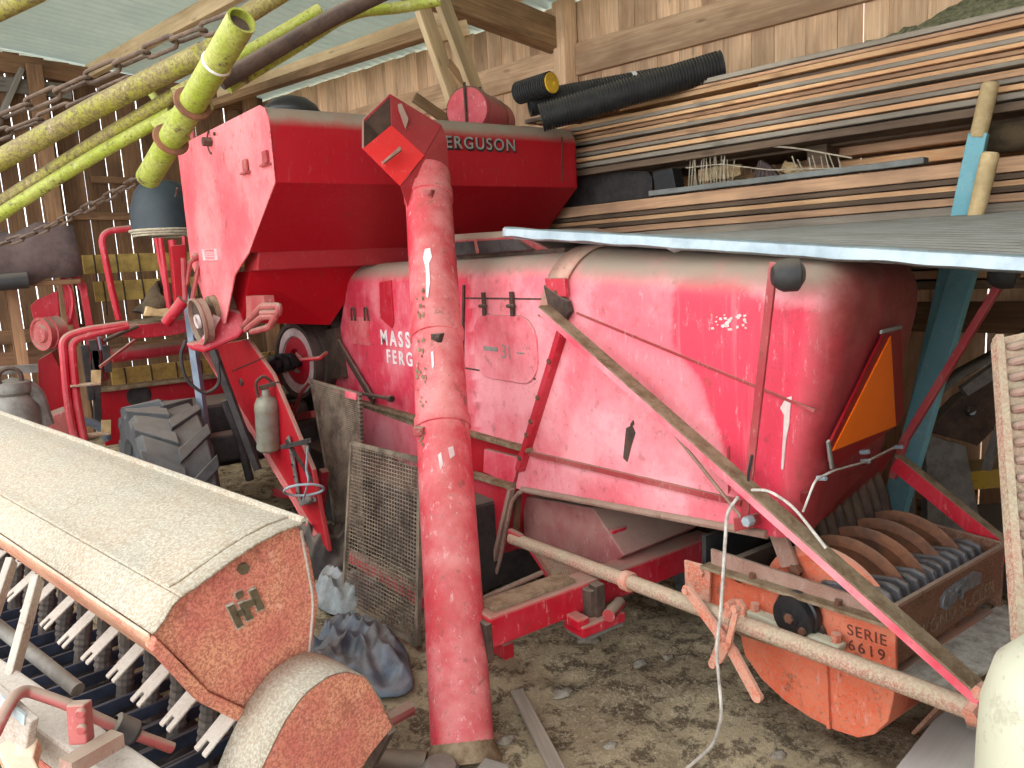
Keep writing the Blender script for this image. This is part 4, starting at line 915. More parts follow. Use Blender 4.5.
# seat post, levers
for pts_, r in ((((160, 238), (168, 300), (172, 322)), .022), (((172, 240), (178, 285)), .03), (((156, 238), (160, 262), (170, 310)), .014), (((184, 236), (186, 320)), .016)):
    MB().tube([P(x, y, y=6.1) for x, y in pts_], r, 8).build('seat_post', 'red_panel', HV)
MB().prism([P(x, y, y=6.0) for x, y in ((171, 246), (186, 244), (188, 300), (176, 302))], V((0, .1, 0))).build('seat_bracket', 'red_deep', HV, smooth=0, bevel=.004)
MB().tube([P(166, 323, y=5.95), P(184, 300, y=5.85)], [.04, .045], 12).build('control_sleeve', 'red_panel', HV)
mb = MB()
for pts_ in (((186, 285), (190, 262), (196, 258)), ((192, 300), (198, 268), (202, 262)), ((183, 258), (185, 300))):
    lv = MB().tube(fillet([P(x, y, y=5.7) for x, y in pts_], .04), .016, 8).build('control_lever', 'red_dusty', HV)
MB().ball(P(196, 257, y=5.7), .03).build('lever_knob', 'red_dusty', lv)
st = MB().tube(fillet([P(138, 326, y=6.25), P(110, 338, y=6.25), P(104, 341, y=6.25)], .05), .014, 8); st.build('brake_rod', 'rust_dark', HV)
# header left end: divider side, pulleys, fan shield
es = MB().prism([P(x, y, y=6.9) for x, y in ((38, 360), (52, 352), (62, 372), (66, 452), (40, 455))], V((.05, .3, 0))).build('header_end_plate', 'red_deep', HV, smooth=0, bevel=.004)
fs_ = MB().prism([P(x, y, y=6.8) for x, y in ((30, 306), (36, 300), (58, 290), (60, 318), (34, 322))], V((.02, .25, 0))).build('fan_shield', 'red_panel', HV, smooth=0, bevel=.006)
for (x, y, r) in ((42, 334, .125), (49, 333, .125)):
    c = P(x, y, y=6.65); MB().lathe(c, (.85, .5, 0), [(.001, -.02), (.06, -.02), (.07, 0), (r * .8, .0), (r * .85, -.01), (r, -.01), (r * .93, .03), (r, .07), (.001, .07)], 28).build('vee_pulley', 'red_dusty', HV, smooth=40)
mb = MB().bar(P(61, 268, y=6.8), P(77, 330, y=6.8), .05, .04).bar(P(67, 265, y=6.8), P(84, 290, y=6.8), .06, .06).bar(P(82, 283, y=6.8), P(90, 330, y=6.8), .06, .05).bar(P(62, 268, y=6.85), P(70, 325, y=6.85), .04, .03)
mb.build('header_frame', 'red_panel', HV, smooth=0, bevel=.004)
MB().tube(fillet([P(70, 322, y=6.75), P(74, 300, y=6.75), P(66, 275, y=6.75)], .1), .015, 6).build('reel_strut', 'red_panel', HV)
for (x0, y0, x1, y1) in ((92, 340, 100, 380), (95, 350, 98, 430), (105, 345, 108, 372), (84, 345, 92, 400)): MB().bar(P(x0, y0, y=6.4), P(x1, y1, y=6.4), .06, .05).build('drive_linkage', 'iron_dark', HV, smooth=0, bevel=.004)
mb = MB().prism([P(x, y, y=6.5) for x, y in ((84, 335), (102, 338), (108, 380), (96, 384))], V((.03, .1, 0))).build('chain_guard', 'red_dusty', HV, smooth=0, bevel=.006); mb = MB().prism([P(x, y, y=6.4) for x, y in ((46, 418), (68, 410), (72, 440), (46, 448))], V((.03, .3, 0))); mb.build('chain_guard', 'red_dusty', HV, smooth=0, bevel=.006)
mb = MB().tube(fillet([P(86, 335, y=6.3), P(98, 333, y=6.3), P(101, 350, y=6.3)], .04), .01, 6).build('hydraulic_hose', 'steel_blue', HV); mb = MB().tube(fillet([P(80, 420, y=6.2), P(98, 424, y=6.2), P(108, 440, y=6.2)], .1), .03, 8); mb.build('hydraulic_hose', 'steel_blue', HV)
MB().box((1.7, 6.2, .62), (1.0, .5, .5)).build('gearbox', 'iron_dark', HV, smooth=0, bevel=.03)
MB().bar((1.1, 5.62, .6), (2.9, 5.62, .6), .16, .2).build('front_axle', 'iron_dark', HV, smooth=0, bevel=.02)
# flat steel bars and cable loops beside the front tyre
MB().tube(fillet([P(180, 268, y=6.1), P(187, 290, y=6.05), P(193, 345, y=5.9), P(214, 488, y=5.4)], .2), [.035] * 16, 4).build('drive_strap', 'steel_blue', HV, smooth=0)
MB().bar(P(213, 350, y=5.3), P(258, 470, y=5.1), .03, .05).build('support_strap', 'iron_dark', HV, smooth=0)
MB().tube(fillet([P(186, 340, y=5.2), P(180, 355, y=5.2), P(185, 380, y=5.2), P(205, 395, y=5.2), P(220, 385, y=5.2), P(218, 362, y=5.2)], .12), .012, 6).build('cable_loop', 'iron_dark', HV)
MB().tube([P(x, y, y=5.4) for x, y in ((225, 400), (240, 440), (250, 480))], .03, 8).build('lower_strut', 'iron_dark', HV)
MB().prism([P(x, y, x=1.6) for x, y in ((272, 489), (276, 488), (288, 494), (286, 499), (273, 496))], V((.05, 0, 0))).build('red_lug', 'red_panel', HV, smooth=0)

# ---- loose things on and around the driver's end
t = thing('black_tub', 'black plastic tub turned upside down above the driver platform', 'tub', P(161, 235, y=6.45))
c = P(166, 232, y=6.45); rx = .245
MB().lathe(c, (0, 0, 1), [(rx, 0), (rx * .985, .08), (rx * .93, .2), (rx * .8, .30), (rx * .62, .36), (rx * .4, .385), (.001, .39)], 32).build('shell', 'seat_black', t, smooth=60)
mb = MB()
for i in range(3): mb.tube(arc(c + V((0, 0, .010 - .018 * i)), (1, 0, 0), (0, 1, 0), rx + .010 - .012 * i, 0, 354, 40), .009, 6)
mb.build('rope_binding', 'rope', t)
mb = MB(); rg = []
for i in range(9):
    tt_ = i / 8; c_ = lerp(P(152, 312, y=6.2), P(170, 288, y=6.2), tt_); rg.append([c_ + V((math.cos(q) * (.12 - .03 * tt_) * (1 + .2 * math.sin(3 * q + i)), math.sin(q) * .1, math.cos(q * 2 + i) * .02 + .05 * math.sin(q) * tt_)) for q in [2 * math.pi * j / 16 for j in range(16)]])
mb.loft(rg, close=True, cap0=True); s_ = mb.build('torn_seat_cushion', 'sack', smooth=60, solid=.012); tag(s_, 'torn folded brown seat cushion showing pale foam on the red platform', 'cushion')
MB().prism([P(x, y, y=6.08) for x, y in ((144, 316), (147, 306), (158, 309), (172, 308), (166, 317))], V((0, .12, 0))).build('foam', 'foam', s_, smooth=0, bevel=.01)
c = P(291, 102, y=4.56); c.z = 2.738
t = thing('black_cap_lamp', 'black domed lamp lying on top of the grain tank', 'lamp', c)
MB().lathe(c, (0, 0, 1), [(.16, 0), (.165, .012), (.15, .05), (.1, .09), (.03, .11), (.001, .112)], 28).build('dome', 'black_gloss', t, smooth=60)
MB().lathe(c, (0, 0, 1), [(.16, .004), (.175, .0), (.175, .014), (.16, .014)], 28).build('rim', 'black', t)
# dust cover cloth over frame at far left and other bits there
mb = MB(); rg = []
for i in range(17):
    t_ = i / 16; rg.append([V((lerp(-.6, .68, t_), 7.0 + dy, z + .03 * math.sin(t_ * 11 + dy * 9) + .02 * math.sin(t_ * 25))) for dy, z in ((-.32, 1.86), (-.34, 2.02), (-.2, 2.2 + .06 * t_), (.1, 2.22), (.3, 2.1), (.32, 1.9))])
mb.loft(rg, cap0=False); tag(mb.build('draped_cloth', 'cloth_brown', smooth=60, solid=.012), 'dark brown cloth draped over a board at the far left', 'cloth')
t = thing('work_bench', 'wooden trestle under the brown cloth at the far left', 'trestle', (0, 7.05, 0))
MB().box((0.02, 7.05, 1.84), (1.3, .7, .04)).build('top_board', 'wood_wall_dark', t, smooth=0, bevel=.004)
for x in (-.55, .22):
    for y in (6.8, 7.3): MB().bar((x, y, 0), (x, y, 1.82), .07, .07, up=(1, 0, 0)).build('leg', 'wood_wall_dark', t, smooth=0)
MB().bar((-.55, 7.3, 1.25), (.6, 7.3, 1.25), .03, .12).build('rail', 'wood_wall_dark', t, smooth=0)
tag(MB().cyl(P(-30, 285, y=6.6), P(28, 280, y=6.6), .06, n=16).build('black_pipe', 'black'), 'short black pipe under the draped cloth', 'pipe')
t = thing('old_pump', 'old grey pump with a curved hose behind the seed drill', 'pump', P(10, 420, y=5.5))
bse = P(14, 392, y=5.5)
MB().lathe(bse, (0, 0, 1), [(.001, -.3), (.12, -.3), (.13, -.1), (.08, -.02), (.1, .0), (.1, .06), (.04, .08), (.001, .09)], 18).build('body', 'grey_metal', t, smooth=40)
MB().tube(fillet([bse + V((.02, 0, -.0)), P(22, 384, y=5.5), P(36, 392, y=5.5), P(47, 425, y=5.5)], .12), .045, 10).build('hose', 'grey_metal', t)
MB().bar(P(-20, 372, y=5.6), P(38, 368, y=5.6), .05, .05).build('bar', 'grey_metal', t, smooth=0)
MB().tube(arc(P(10, 378, y=5.45), (1, 0, 0), (0, 0, 1), .06, 0, 360, 16)[:-1], .015, 6, close=True).build('ring', 'rust_dark', t)
tag(MB().prism([P(x, y, y=5.8) for x, y in ((-30, 398), (33, 392), (35, 410), (-30, 418))], V((0, .02, 0))).prism([V((P(0, 410, y=5.8).x - .2, 5.8, 0)), V((P(35, 410, y=5.8).x, 5.8, 0)), P(35, 409, y=5.8), P(-30, 417, y=5.8)], V((0, .018, 0))).build('white_sheet', 'sheet_white', smooth=0), 'pale blue-white sheet behind the old pump', 'sheet')
tag(MB().prism([P(x, y, y=5.6) for x, y in ((-40, 418), (42, 407), (46, 424), (-40, 440))], V((.0, .06, 0))).build('grey_board', 'wood_grey', smooth=0), 'grey weathered board under the white sheet, behind the seed drill', 'board')

# ================================================================ fire extinguisher, bracket, screens
cp = P(269, 450, x=1.46); ct = P(266, 396, x=1.46)
axd = (ct - cp).normalized(); L = (ct - cp).length; r = .078
t = thing('fire_extinguisher', 'tarnished grey metal extinguisher bottle hung on the red elevator leg', 'fire extinguisher', cp)
MB().lathe(cp, axd, [(.001, 0), (r * .8, 0), (r, .015), (r * 1.02, .03), (r * .97, .045), (r, .06), (r, L * .74), (r * 1.03, L * .76), (r, L * .79), (r, L * .84), (r * .8, L * .95), (r * .4, L * 1.0), (r * .35, L * 1.12), (.001, L * 1.13)], 28).build('bottle', 'extinguisher', t, smooth=40)
MB().bar(ct + V((-.04, 0, .06)), ct + V((.09, -.03, .08)), .03, .025).tube(fillet([ct + V((-.05, 0, .0)), ct + V((-.06, 0, .1)), ct + V((.0, 0, .14)), ct + V((.05, 0, .08))], .03), .01, 8).build('valve_handle', 'rust_dark', t, smooth=30)
t = thing('extinguisher_bracket', 'empty steel strap bracket with a wire hoop beside the extinguisher', 'bracket', P(292, 490, x=1.5))
a, m_, b = P(288, 436, x=1.50), P(292, 455, x=1.5), P(300, 502, x=1.5)
MB().bar(a, m_, .045, .012, up=(1, 0, 0)).bar(m_, b, .045, .012, up=(1, 0, 0)).build('back_strap', 'grey_metal', t, smooth=0, bevel=.003)
mb = MB()
for q in (.2, .45, .8): mb.bolt(lerp(m_, b, q) - V((.008, 0, 0)), (-1, 0, 0), .008, .006)
mb.build('rivets', 'iron_dark', t, smooth=0)
MB().bar(P(283, 447, x=1.44), P(309, 441, x=1.44), .03, .03, up=(0, 0, 1)).bar(P(309, 441, x=1.44), P(309, 450, x=1.5), .02, .02).build('clamp_arm', 'iron_dark', t, smooth=0, bevel=.003)
MB().bar(P(286, 440, x=1.42), P(320, 492, x=1.55), .03, .012, up=(1, 0, 0)).build('rubber_strap', 'iron_dark', t, smooth=0)
c = P(304, 490, x=1.44); MB().tube(arc(c, (.9, -.43, 0), (0.25, .5, -.45), .115, 0, 360, 36)[:-1], .008, 8, close=True).build('wire_hoop', 'galv', t)
MB().tube(fillet([P(308, 445, x=1.45), P(306, 470, x=1.46), P(309, 480, x=1.46), P(303, 500, x=1.46)], .05), .007, 6).build('wire', 'galv', t)
MB().ball(P(309, 500, x=1.45), .025).build('hoop_foot', 'grey_metal', t)
MB().bar(P(303, 503, x=1.5), P(312, 500, x=1.47), .05, .03).build('bottom_tab', 'grey_metal', t, smooth=0)
def mesh_screen(name, label, q, nx_, ny_, wt, fr, m_fr, cat='screen', solid=False):
    """q: four corners top-left, top-right, bottom-right, bottom-left"""
    t = thing(name, label, cat, lerp(q[3], q[2], .5))
    nrm = (q[1] - q[0]).cross(q[3] - q[0]).normalized()
    pt_ = lambda s, v: lerp(lerp(q[0], q[1], s), lerp(q[3], q[2], s), v) + nrm * (.012 * math.sin(3.1 * s) * math.sin(2.5 * v))
    mb = MB()
    for i in range(nx_ + 1):
        for j in range(6): mb.bar(pt_(i / nx_, j / 6), pt_(i / nx_, (j + 1) / 6), wt, .003, up=nrm)
    for j in range(ny_ + 1):
        for i in range(4): mb.bar(pt_(i / 4, j / ny_), pt_((i + 1) / 4, j / ny_), wt, .003, up=nrm)
    mb.build('mesh', 'screen', t, smooth=0, merge=False)
    if fr:
        mb = MB()
        for a, b in ((0, 1), (1, 2), (2, 3), (3, 0)): mb.bar(q[a], q[b], fr, .02, up=nrm)
        mb.build('frame', m_fr, t, smooth=0)
    return t
q = [P(352, 443, x=1.62), P(421, 460, x=1.62), P(418, 648, z=.0), P(344, 606, z=.0)]
q[2].z = q[3].z = .02
mesh_screen('sieve_screen', 'framed perforated sieve screen standing on the ground beside the auger tube', q, 26, 44, .0058, .024, 'screen')
q = [P(311, 380, x=1.80), P(360, 394, x=1.80), P(366, 560, x=1.74), P(340, 548, x=1.74)]
t = mesh_screen('guard_screen', 'tall fine wire mesh guard hooked on the harvester flank', q, 40, 84, .0046, .014, 'screen')
a, b = q[1], q[2]; mb = MB()
for i in range(40): c = lerp(a, b, (i + .5) / 40); mb.box(c, (.02, .02, .012))
mb.build('punched_edge', 'iron_dark', t, smooth=0)
MB().prism([P(x, y, x=1.79) for x, y in ((347, 390), (358, 393), (358, 400), (347, 397))], V((-.015, 0, 0))).build('red_clip', 'red_faded', t, smooth=0, bevel=.003)

# ================================================================ unloading auger leaning on the tank
b0 = P(463, 752, z=.0); tp = P(427, 172, d=4.02); axs = (tp - b0).normalized(); AL = (tp - b0).length; RA = .120
AU = thing('unloading_auger', 'long faded red grain auger tube leaning upright against the grain tank', 'auger', b0)
body_ = MB().lathe(b0 - axs * .02, axs, [(RA * .93, 0), (RA, .0), (RA, AL * .30), (RA * .995, AL * .31), (RA, AL * .32), (RA, AL), (RA * .93, AL), (RA * .93, 0)], 40)
# dents
tube_ = body_.build('tube', 'auger_red', AU, smooth=40)
for f_, w__ in ((.470, .05), (.635, .045), (.93, .06)):
    c = b0 + axs * (AL * f_); bd = MB().lathe(c, axs, [(RA, 0), (RA + .008, .004), (RA + .008, w__), (RA, w__ + .004)], 40).build('clamp_band', 'auger_red', AU, smooth=40)
    sd = axs.cross(V((.57, .82, 0))).normalized(); pos = c + (V((-.57, -.82, 0)) * .8 + sd * (-.1 if f_ > .6 else .75)).normalized() * (RA + .012) + axs * w__ * .5
    MB().box(pos, (.05, .05, .04), rz=.6).bolt(pos, (-.57, -.82, 0), .012, .04).build('clamp_lug', 'rust_dark' if .6 < f_ < .7 else 'red_dusty', bd, smooth=0, bevel=.003)
MB().lathe(b0, axs, [(RA * 1.02, -.03), (RA * 1.22, -.04), (RA * 1.12, .0), (RA * 1.03, .025), (RA * 1.0, .035)], 24).build('dirt_crust', 'dust_ledge', AU, smooth=60)
wr_ = [P(x, y, d=dd) for x, y, dd in ((424, 249, 3.62), (430, 248, 3.62), (432, 256, 3.6), (429, 262, 3.58), (430, 280, 3.54), (428, 298, 3.5), (425, 296, 3.5), (425, 270, 3.56), (422, 258, 3.6))]
def on_tube(x, y, lift=.004):
    r = wray(x, y).normalized(); o_ = CAM - b0; m_ = r - axs * r.dot(axs); n_ = o_ - axs * o_.dot(axs)
    A_, B_, C_ = m_.dot(m_), 2 * m_.dot(n_), n_.dot(n_) - (RA + lift) ** 2; q_ = B_ * B_ - 4 * A_ * C_
    return CAM + r * ((-B_ - math.sqrt(max(q_, 0))) / (2 * A_))
def tube_mark(pts, m): MB().prism([on_tube(x, y) for x, y in pts], V((.57, .82, 0)) * .003).build('paint_run', m, AU, smooth=0)
tube_mark(((425, 249), (430, 248), (432, 257), (429, 263), (430, 282), (428, 298), (426, 296), (426, 270), (423, 258)), 'white')
tube_mark(((431, 352), (433, 351), (434, 366), (432, 369)), 'white'); tube_mark(((438, 455), (441, 452), (443, 465), (440, 470)), 'pulley_white'); tube_mark(((448, 448), (453, 446), (455, 455), (450, 459)), 'pulley_white')
for i in range(46): 
    a, c_ = U(416, 426), U(290, 450); q = U(.7, 1.7); tube_mark([(a + q * math.cos(t_) * U(.5, 1.2), c_ + q * 1.8 * math.sin(t_) * U(.5, 1.2)) for t_ in (0, 1, 2, 3, 4, 5)], 'dust_ledge')
def sp3(x, y, d): return P(x, y, d=d)
SA, SB_, SC, SD = sp3(363, 121, 3.98), sp3(390, 95, 4.12), sp3(391, 126, 3.92), sp3(363, 149, 3.80)
SE, SF, SG = sp3(400, 186, 3.80), sp3(424, 156, 3.90), sp3(441, 126, 4.12); SH = SA + (SE - SD)
tk2 = sp3(449, 178, 4.05)
def plate(name, pts, m, par, th=.006):
    n_ = (V(pts[1]) - V(pts[0])).cross(V(pts[2]) - V(pts[0])).normalized(); return MB().prism(pts, n_ * th).build(name, m, par, smooth=0)
spt = plate('spout_lid', [SC, SD, SE, SF], 'red_bright', AU)
tl = b0 + axs * AL * .985
plate('spout_side', [SB_, SC, SF, SG], 'spout_red', AU); plate('spout_neck', [SG, SF, sp3(449, 186, 3.97), sp3(446, 140, 4.09)], 'spout_red', AU)
plate('spout_top', [SA, SB_, SG, SH], 'spout_inner', AU); plate('spout_back', [SA, SD, SE, SH], 'spout_inner', AU); MB().bar(SA, SB_, .012, .012).bar(SA, SD, .01, .01).build('spout_edge', 'red', AU, smooth=0)
MB().prism([SE, SF, sp3(449, 186, 3.97), sp3(410, 215, 3.86)], V((.05, .08, 0))).build('spout_transition', 'spout_red', AU, smooth=0, bevel=.01)
mb = MB().prism([sp3(x, y, d) for x, y, d in ((383, 163, 3.77), (401, 147, 3.83), (402, 151, 3.83), (385, 164, 3.77))], V((-.02, -.03, .0))); mb.build('spout_handle', 'rail_brown', spt, smooth=0)
mb = MB().prism([sp3(x, y, d) for x, y, d in ((398, 105, 4.05), (402, 104, 4.06), (409, 120, 4.0), (406, 131, 3.95), (399, 112, 4.02))], V((-.012, -.02, .0))); mb.build('spout_strap', 'red_dusty', AU, smooth=0, bevel=.002)

# ================================================================ straw chopper
CH = thing('straw_chopper', 'orange and rusty straw chopper box under the harvester rear with four big rusty discs', 'straw chopper', (2.55, 1.5, 0))
X0, X1, YF = 2.2, 2.94, 1.15
def cx(px, py, x=X0): return P(px, py, x=x)
sp = [cx(690, 566), cx(718, 572), cx(895, 626), cx(896, 670), cx(735, 622), cx(722, 618), cx(690, 600)]
side = MB().prism(sp, V((.015, 0, 0))).build('side_plate', 'chop_orange', CH, smooth=0, bevel=.003)
MB().bar(cx(712, 556, X0 - .01), cx(896, 618, X0 - .01), .012, .06, up=(0, 0, 1)).build('top_rail', 'rail_brown', CH, smooth=0)
MB().bar(cx(705, 565, X0 - .03), cx(893, 624, X0 - .03), .06, .012, up=(0, 0, 1)).build('rail_flange', 'dust_ledge', CH, smooth=0)
for x, y in ((752, 578), (838, 605)): MB().bolt(cx(x, y, X0 - .03), (0, 0, 1), .012, .018).build('rail_bolt', 'rust', CH, smooth=0)
MB().bar(cx(722, 622, X0 - .02), cx(892, 678, X0 - .02), .07, .016, up=(0, 0, 1)).build('lower_flange', 'dust_ledge', CH, smooth=0)
yb = cx(690, 566).y
sp2 = [V((X1, yb, .72)), V((X1, YF, .70)), V((X1, YF, .45)), V((X1, yb, .45))]; MB().prism(sp2, V((.015, 0, 0))).build('side_plate', 'chop_brown', CH, smooth=0, bevel=.003)
fp = [P(896, 606, y=YF), P(1003, 545, y=YF), P(1001, 590, y=YF), P(896, 668, y=YF)]
X1f = fp[1].x
fpl = MB().prism(fp, V((0, .012, 0))).build('rear_plate', 'chop_brown', CH, smooth=0, bevel=.003)
MB().bar(fp[0], fp[1], .014, .012).build('plate_lip', 'rail_brown', fpl, smooth=0)
c0 = P(943, 608, y=YF - .004); c1 = P(968, 582, y=YF - .004)
letters('Claeys', 'badge_script', 'badge', c0 + V((0, 0, -.015)), c1 - c0, (0, 0, 1), .075, fpl, .004, bold=.003, spacing=.9)
mb = MB().prism([P(x, y, y=YF - .003) for x, y in ((940, 600), (946, 590), (956, 583), (974, 571), (982, 573), (981, 583), (962, 594), (951, 602), (945, 609), (941, 608))], V((0, .003, 0))); mb.build('badge_plate', 'badge', fpl, smooth=0)
c0 = P(922, 640, y=YF - .003); letters('KOND SL-CLER', 'stencil_text', 'stencil_pale', c0 + V((0, 0, 0)), (P(985, 598, y=YF) - P(922, 640, y=YF)), (0, 0, 1), .075, fpl, .0008, spacing=1.0)
c0 = cx(843, 640, X0 - .002); dr_ = cx(893, 655, X0) - cx(843, 639, X0)
letters('SERIE', 'stencil_text', 'stencil', cx(847, 634, X0 - .003), dr_, (0, 0, 1), .052, side, .0008, spacing=1.15)
letters('6619', 'stencil_text', 'stencil', cx(848, 649, X0 - .003), dr_, (0, 0, 1), .052, side, .0008, spacing=1.3)
# curved drum housing below
hs = [cx(x, y, X0 + .01) for x, y in ((736, 618), (896, 676), (893, 700), (888, 722), (874, 735), (858, 738), (836, 731), (812, 719), (786, 702), (762, 680), (745, 656))]
hm = MB().prism(hs, V((.68, 0, 0))).build('drum_housing', 'chop_orange', CH, smooth=30, bevel=.004)
MB().bar(cx(826, 660, X0), cx(829, 728, X0), .012, .012, up=(1, 0, 0)).build('housing_rib', 'chop_orange', hm, smooth=0)
# shelf below the rear plate and inner deflector
sh = [P(893, 670, y=YF), P(1003, 588, y=YF)]
MB().box(((X0 + X1f) / 2 + .02, YF - .07, .44), (X1f - X0 + .05, .17, .02)).build('discharge_shelf', 'shelf_dust', CH, smooth=0, bevel=.004)
MB().prism([V((X0, YF - .15, .43)), V((X1f, YF - .15, .43)), V((X1f, YF - .02, .22)), V((X0 + .1, YF - .02, .22))], V((0, .012, 0))).build('shelf_apron', 'chop_brown', CH, smooth=0)
# discs on the rotor
for i, ((tx, ty), (ex, ey), xx) in enumerate((((798, 562), (846, 600), 2.27), ((830, 543), (879, 588), 2.40), ((853, 528), (910, 570), 2.53), ((878, 518), (933, 555), 2.66), ((902, 508), (954, 545), 2.79))):
    a, b = P(tx, ty, x=xx), P(ex, ey, x=xx); dy, dz = a.y - b.y, a.z - b.z; r = .25
    r = .26; c = V((xx, 1.43, .785 - r))
    dsk = MB().lathe(c, (1, 0, 0), [(.001, -.01), (r * .5, -.012), (r * .55, -.004), (r * .8, -.006), (r * .86, -.014), (r * .97, -.006), (r, 0), (r * .97, .008), (.001, .01)], 48).build('rotor_disc', 'chop_orange' if i == 0 else 'rust_disc', CH, smooth=40)
    if i == 0: MB().bolt(P(797, 570, x=xx - .02), (-1, 0, 0), .025, .02).build('disc_bolt', 'rust', dsk, smooth=0)
MB().cyl((X0 - .02, 1.43, .5), (X1 + .02, 1.43, .5), .05, n=16).build('rotor_shaft', 'rust_dark', CH)
# fixed knives: upper row and lower row
for i in range(10):
    xx = lerp(X0 + .12, X1 - .06, i / 9); a = V((xx, 1.76, .66)); tp_ = V((xx, 1.70, .94)) if True else None
    MB().tube([V((xx, 1.55, .71)), V((xx, 1.58, .80)), V((xx, 1.63, .93)), V((xx, 1.65, .98))], [.024, .026, .024, .012], 10).build('upper_knife', 'rust_dark', CH, smooth=40)
for i in range(12):
    xx = lerp(X0 + .06, X1f - .06, i / 11); pr = [(1.46, .60), (1.44, .665), (1.24, .705), (1.20, .695), (1.185, .66), (1.20, .58), (1.24, .50)]
    MB().prism([V((xx - .011, y, z)) for y, z in pr], V((.022, 0, 0))).build('lower_knife', 'knife', CH, smooth=0, bevel=.008)
MB().box(((X0 + X1f) / 2, 1.75, .62), (X1f - X0, .03, .1)).build('knife_bar', 'rust_dark', CH, smooth=0)
MB().bar(P(778, 534, x=2.24), P(790, 566, x=2.24), .012, .07, up=(0, 1, 0)).build('hanger_plate', 'rail_brown', CH, smooth=0)
mb = MB().box((2.55, 1.93, .6), (.66, .02, .2)); mb.build('front_sheet', 'black', CH, smooth=0)
# bearing hub with flange
hb = cx(790, 618, X0 - .07); r = .084
hub = MB().lathe(hb, (1, 0, 0), [(.001, -.005), (r * .35, -.005), (r * .38, .0), (r * .85, .004), (r * .9, .012), (r * .9, .03), (r, .034), (r, .06), (r * .8, .075), (r * .8, .09)], 28).build('bearing_hub', 'black_gloss', CH, smooth=40)
MB().bolt(hb, (-1, 0, 0), .018, .012).bolt(hb + V((0, -.05, -.03)), (-1, 0, 0), .014, .012).build('hub_nut', 'rust', hub, smooth=0)
MB().bar(cx(750, 612, X0 - .035), cx(843, 648, X0 - .035), .05, .026, up=(0, 0, 1)).build('bearing_foot', 'cream', hub, smooth=0, bevel=.006)
MB().bolt(cx(836, 642, X0 - .035), (0, 0, 1), .017, .03).bolt(cx(755, 611, X0 - .035), (0, 0, 1), .017, .03).build('foot_bolt', 'chop_link', hub, smooth=0)
# mounting plate, pipe, links, braces
MB().prism([cx(x, y, X0 - .03) for x, y in ((684, 560), (710, 567), (709, 603), (685, 592))], V((.012, 0, 0))).bolt(cx(702, 572, X0 - .03), (-1, 0, 0), .016, .014).build('mount_plate', 'chop_link', CH, smooth=0, bevel=.003)
xp = 2.04
pp = [P(x, y, x=xp) for x, y in ((512, 538), (690, 603), (800, 648), (1012, 724))]
MB().tube([pp[0], lerp(pp[0], pp[3], .5), pp[3]], .031, 16).build('frame_pipe', 'pipe_dust', CH)
MB().bar(pp[0] + V((-.0, .02, .01)), pp[0] + (pp[3] - pp[0]) * .04, .03, .075).build('pipe_lug', 'red_panel', CH, smooth=0, bevel=.008)
for f_ in (.36, .955): c = lerp(pp[0], pp[3], f_); d_ = (pp[3] - pp[0]).normalized(); MB().lathe(c, d_, [(.033, 0), (.042, .004), (.042, .04), (.033, .044)], 20).build('pipe_collar', 'chop_link', CH, smooth=40)
def link(pts, w, name='lever_link', th=.014, x=xp - .05, m='chop_link'):
    pts = [P(a, b, x=x) for a, b in pts]; mb = MB()
    for i in range(len(pts) - 1): mb.bar(pts[i], pts[i + 1], th, w, up=(0, 1, .5) if False else V((1, 0, 0)).cross(pts[i + 1] - pts[i]))
    for q in pts: mb.cyl(q - V((th / 2 + .002, 0, 0)), q + V((th / 2 + .002, 0, 0)), w / 2, n=14)
    lk = mb.build(name, m, CH, smooth=30); m2 = MB()
    for q in (pts[0], pts[1]): MB().bolt(q - V((th / 2 + .002, 0, 0)), (-1, 0, 0), .014, .012).build('link_bolt', 'chop_link', lk, smooth=0)
    return lk
link([(688, 590), (721, 636), (733, 652), (757, 696)], .042)
link([(731, 604), (722, 640), (713, 664)], .03, x=xp - .02); link([(737, 608), (728, 645), (720, 660)], .022, x=xp - .07, th=.01)
MB().prism([P(x, y, x=xp - .01) for x, y in ((728, 600), (738, 600), (744, 608), (743, 622), (730, 620))], V((.02, 0, 0))).build('pivot_bracket', 'chop_link', CH, smooth=0, bevel=.004)
# long angle-iron brace from the harvester down to the pipe end, and the far one
def angle_iron(name, a, b, m1, m2, w, h, sidev):
    t_ = MB().bar(a, b, w, .008, up=(0, .5, 1)).build(name, m1, CH, smooth=0)
    MB().bar(a + V(sidev), b + V(sidev), .008, h, up=(0, .5, 1)).build('flange', m2, t_, smooth=0); return t_
a, b = P(544, 306, x=2.04), P(984, 692, x=2.02)
angle_iron('brace_bar', a, b, 'dust_ledge', 'red_faded', .062, .026, (-.03, 0, -.017))
c = P(985, 690, x=2.0); MB().bolt(c, (-1, 0, 0), .022, .03).bolt(P(976, 706, x=2.0), (-1, 0, -.3), .02, .04).build('brace_bolt', 'chop_link', CH, smooth=0)
a, b = P(898, 455, x=3.0), P(1024, 556, x=3.02); b = a + (b - a) * 1.25
angle_iron('brace_bar', a, b, 'dust_ledge', 'red_panel', .055, .06, (-.026, 0, -.03))
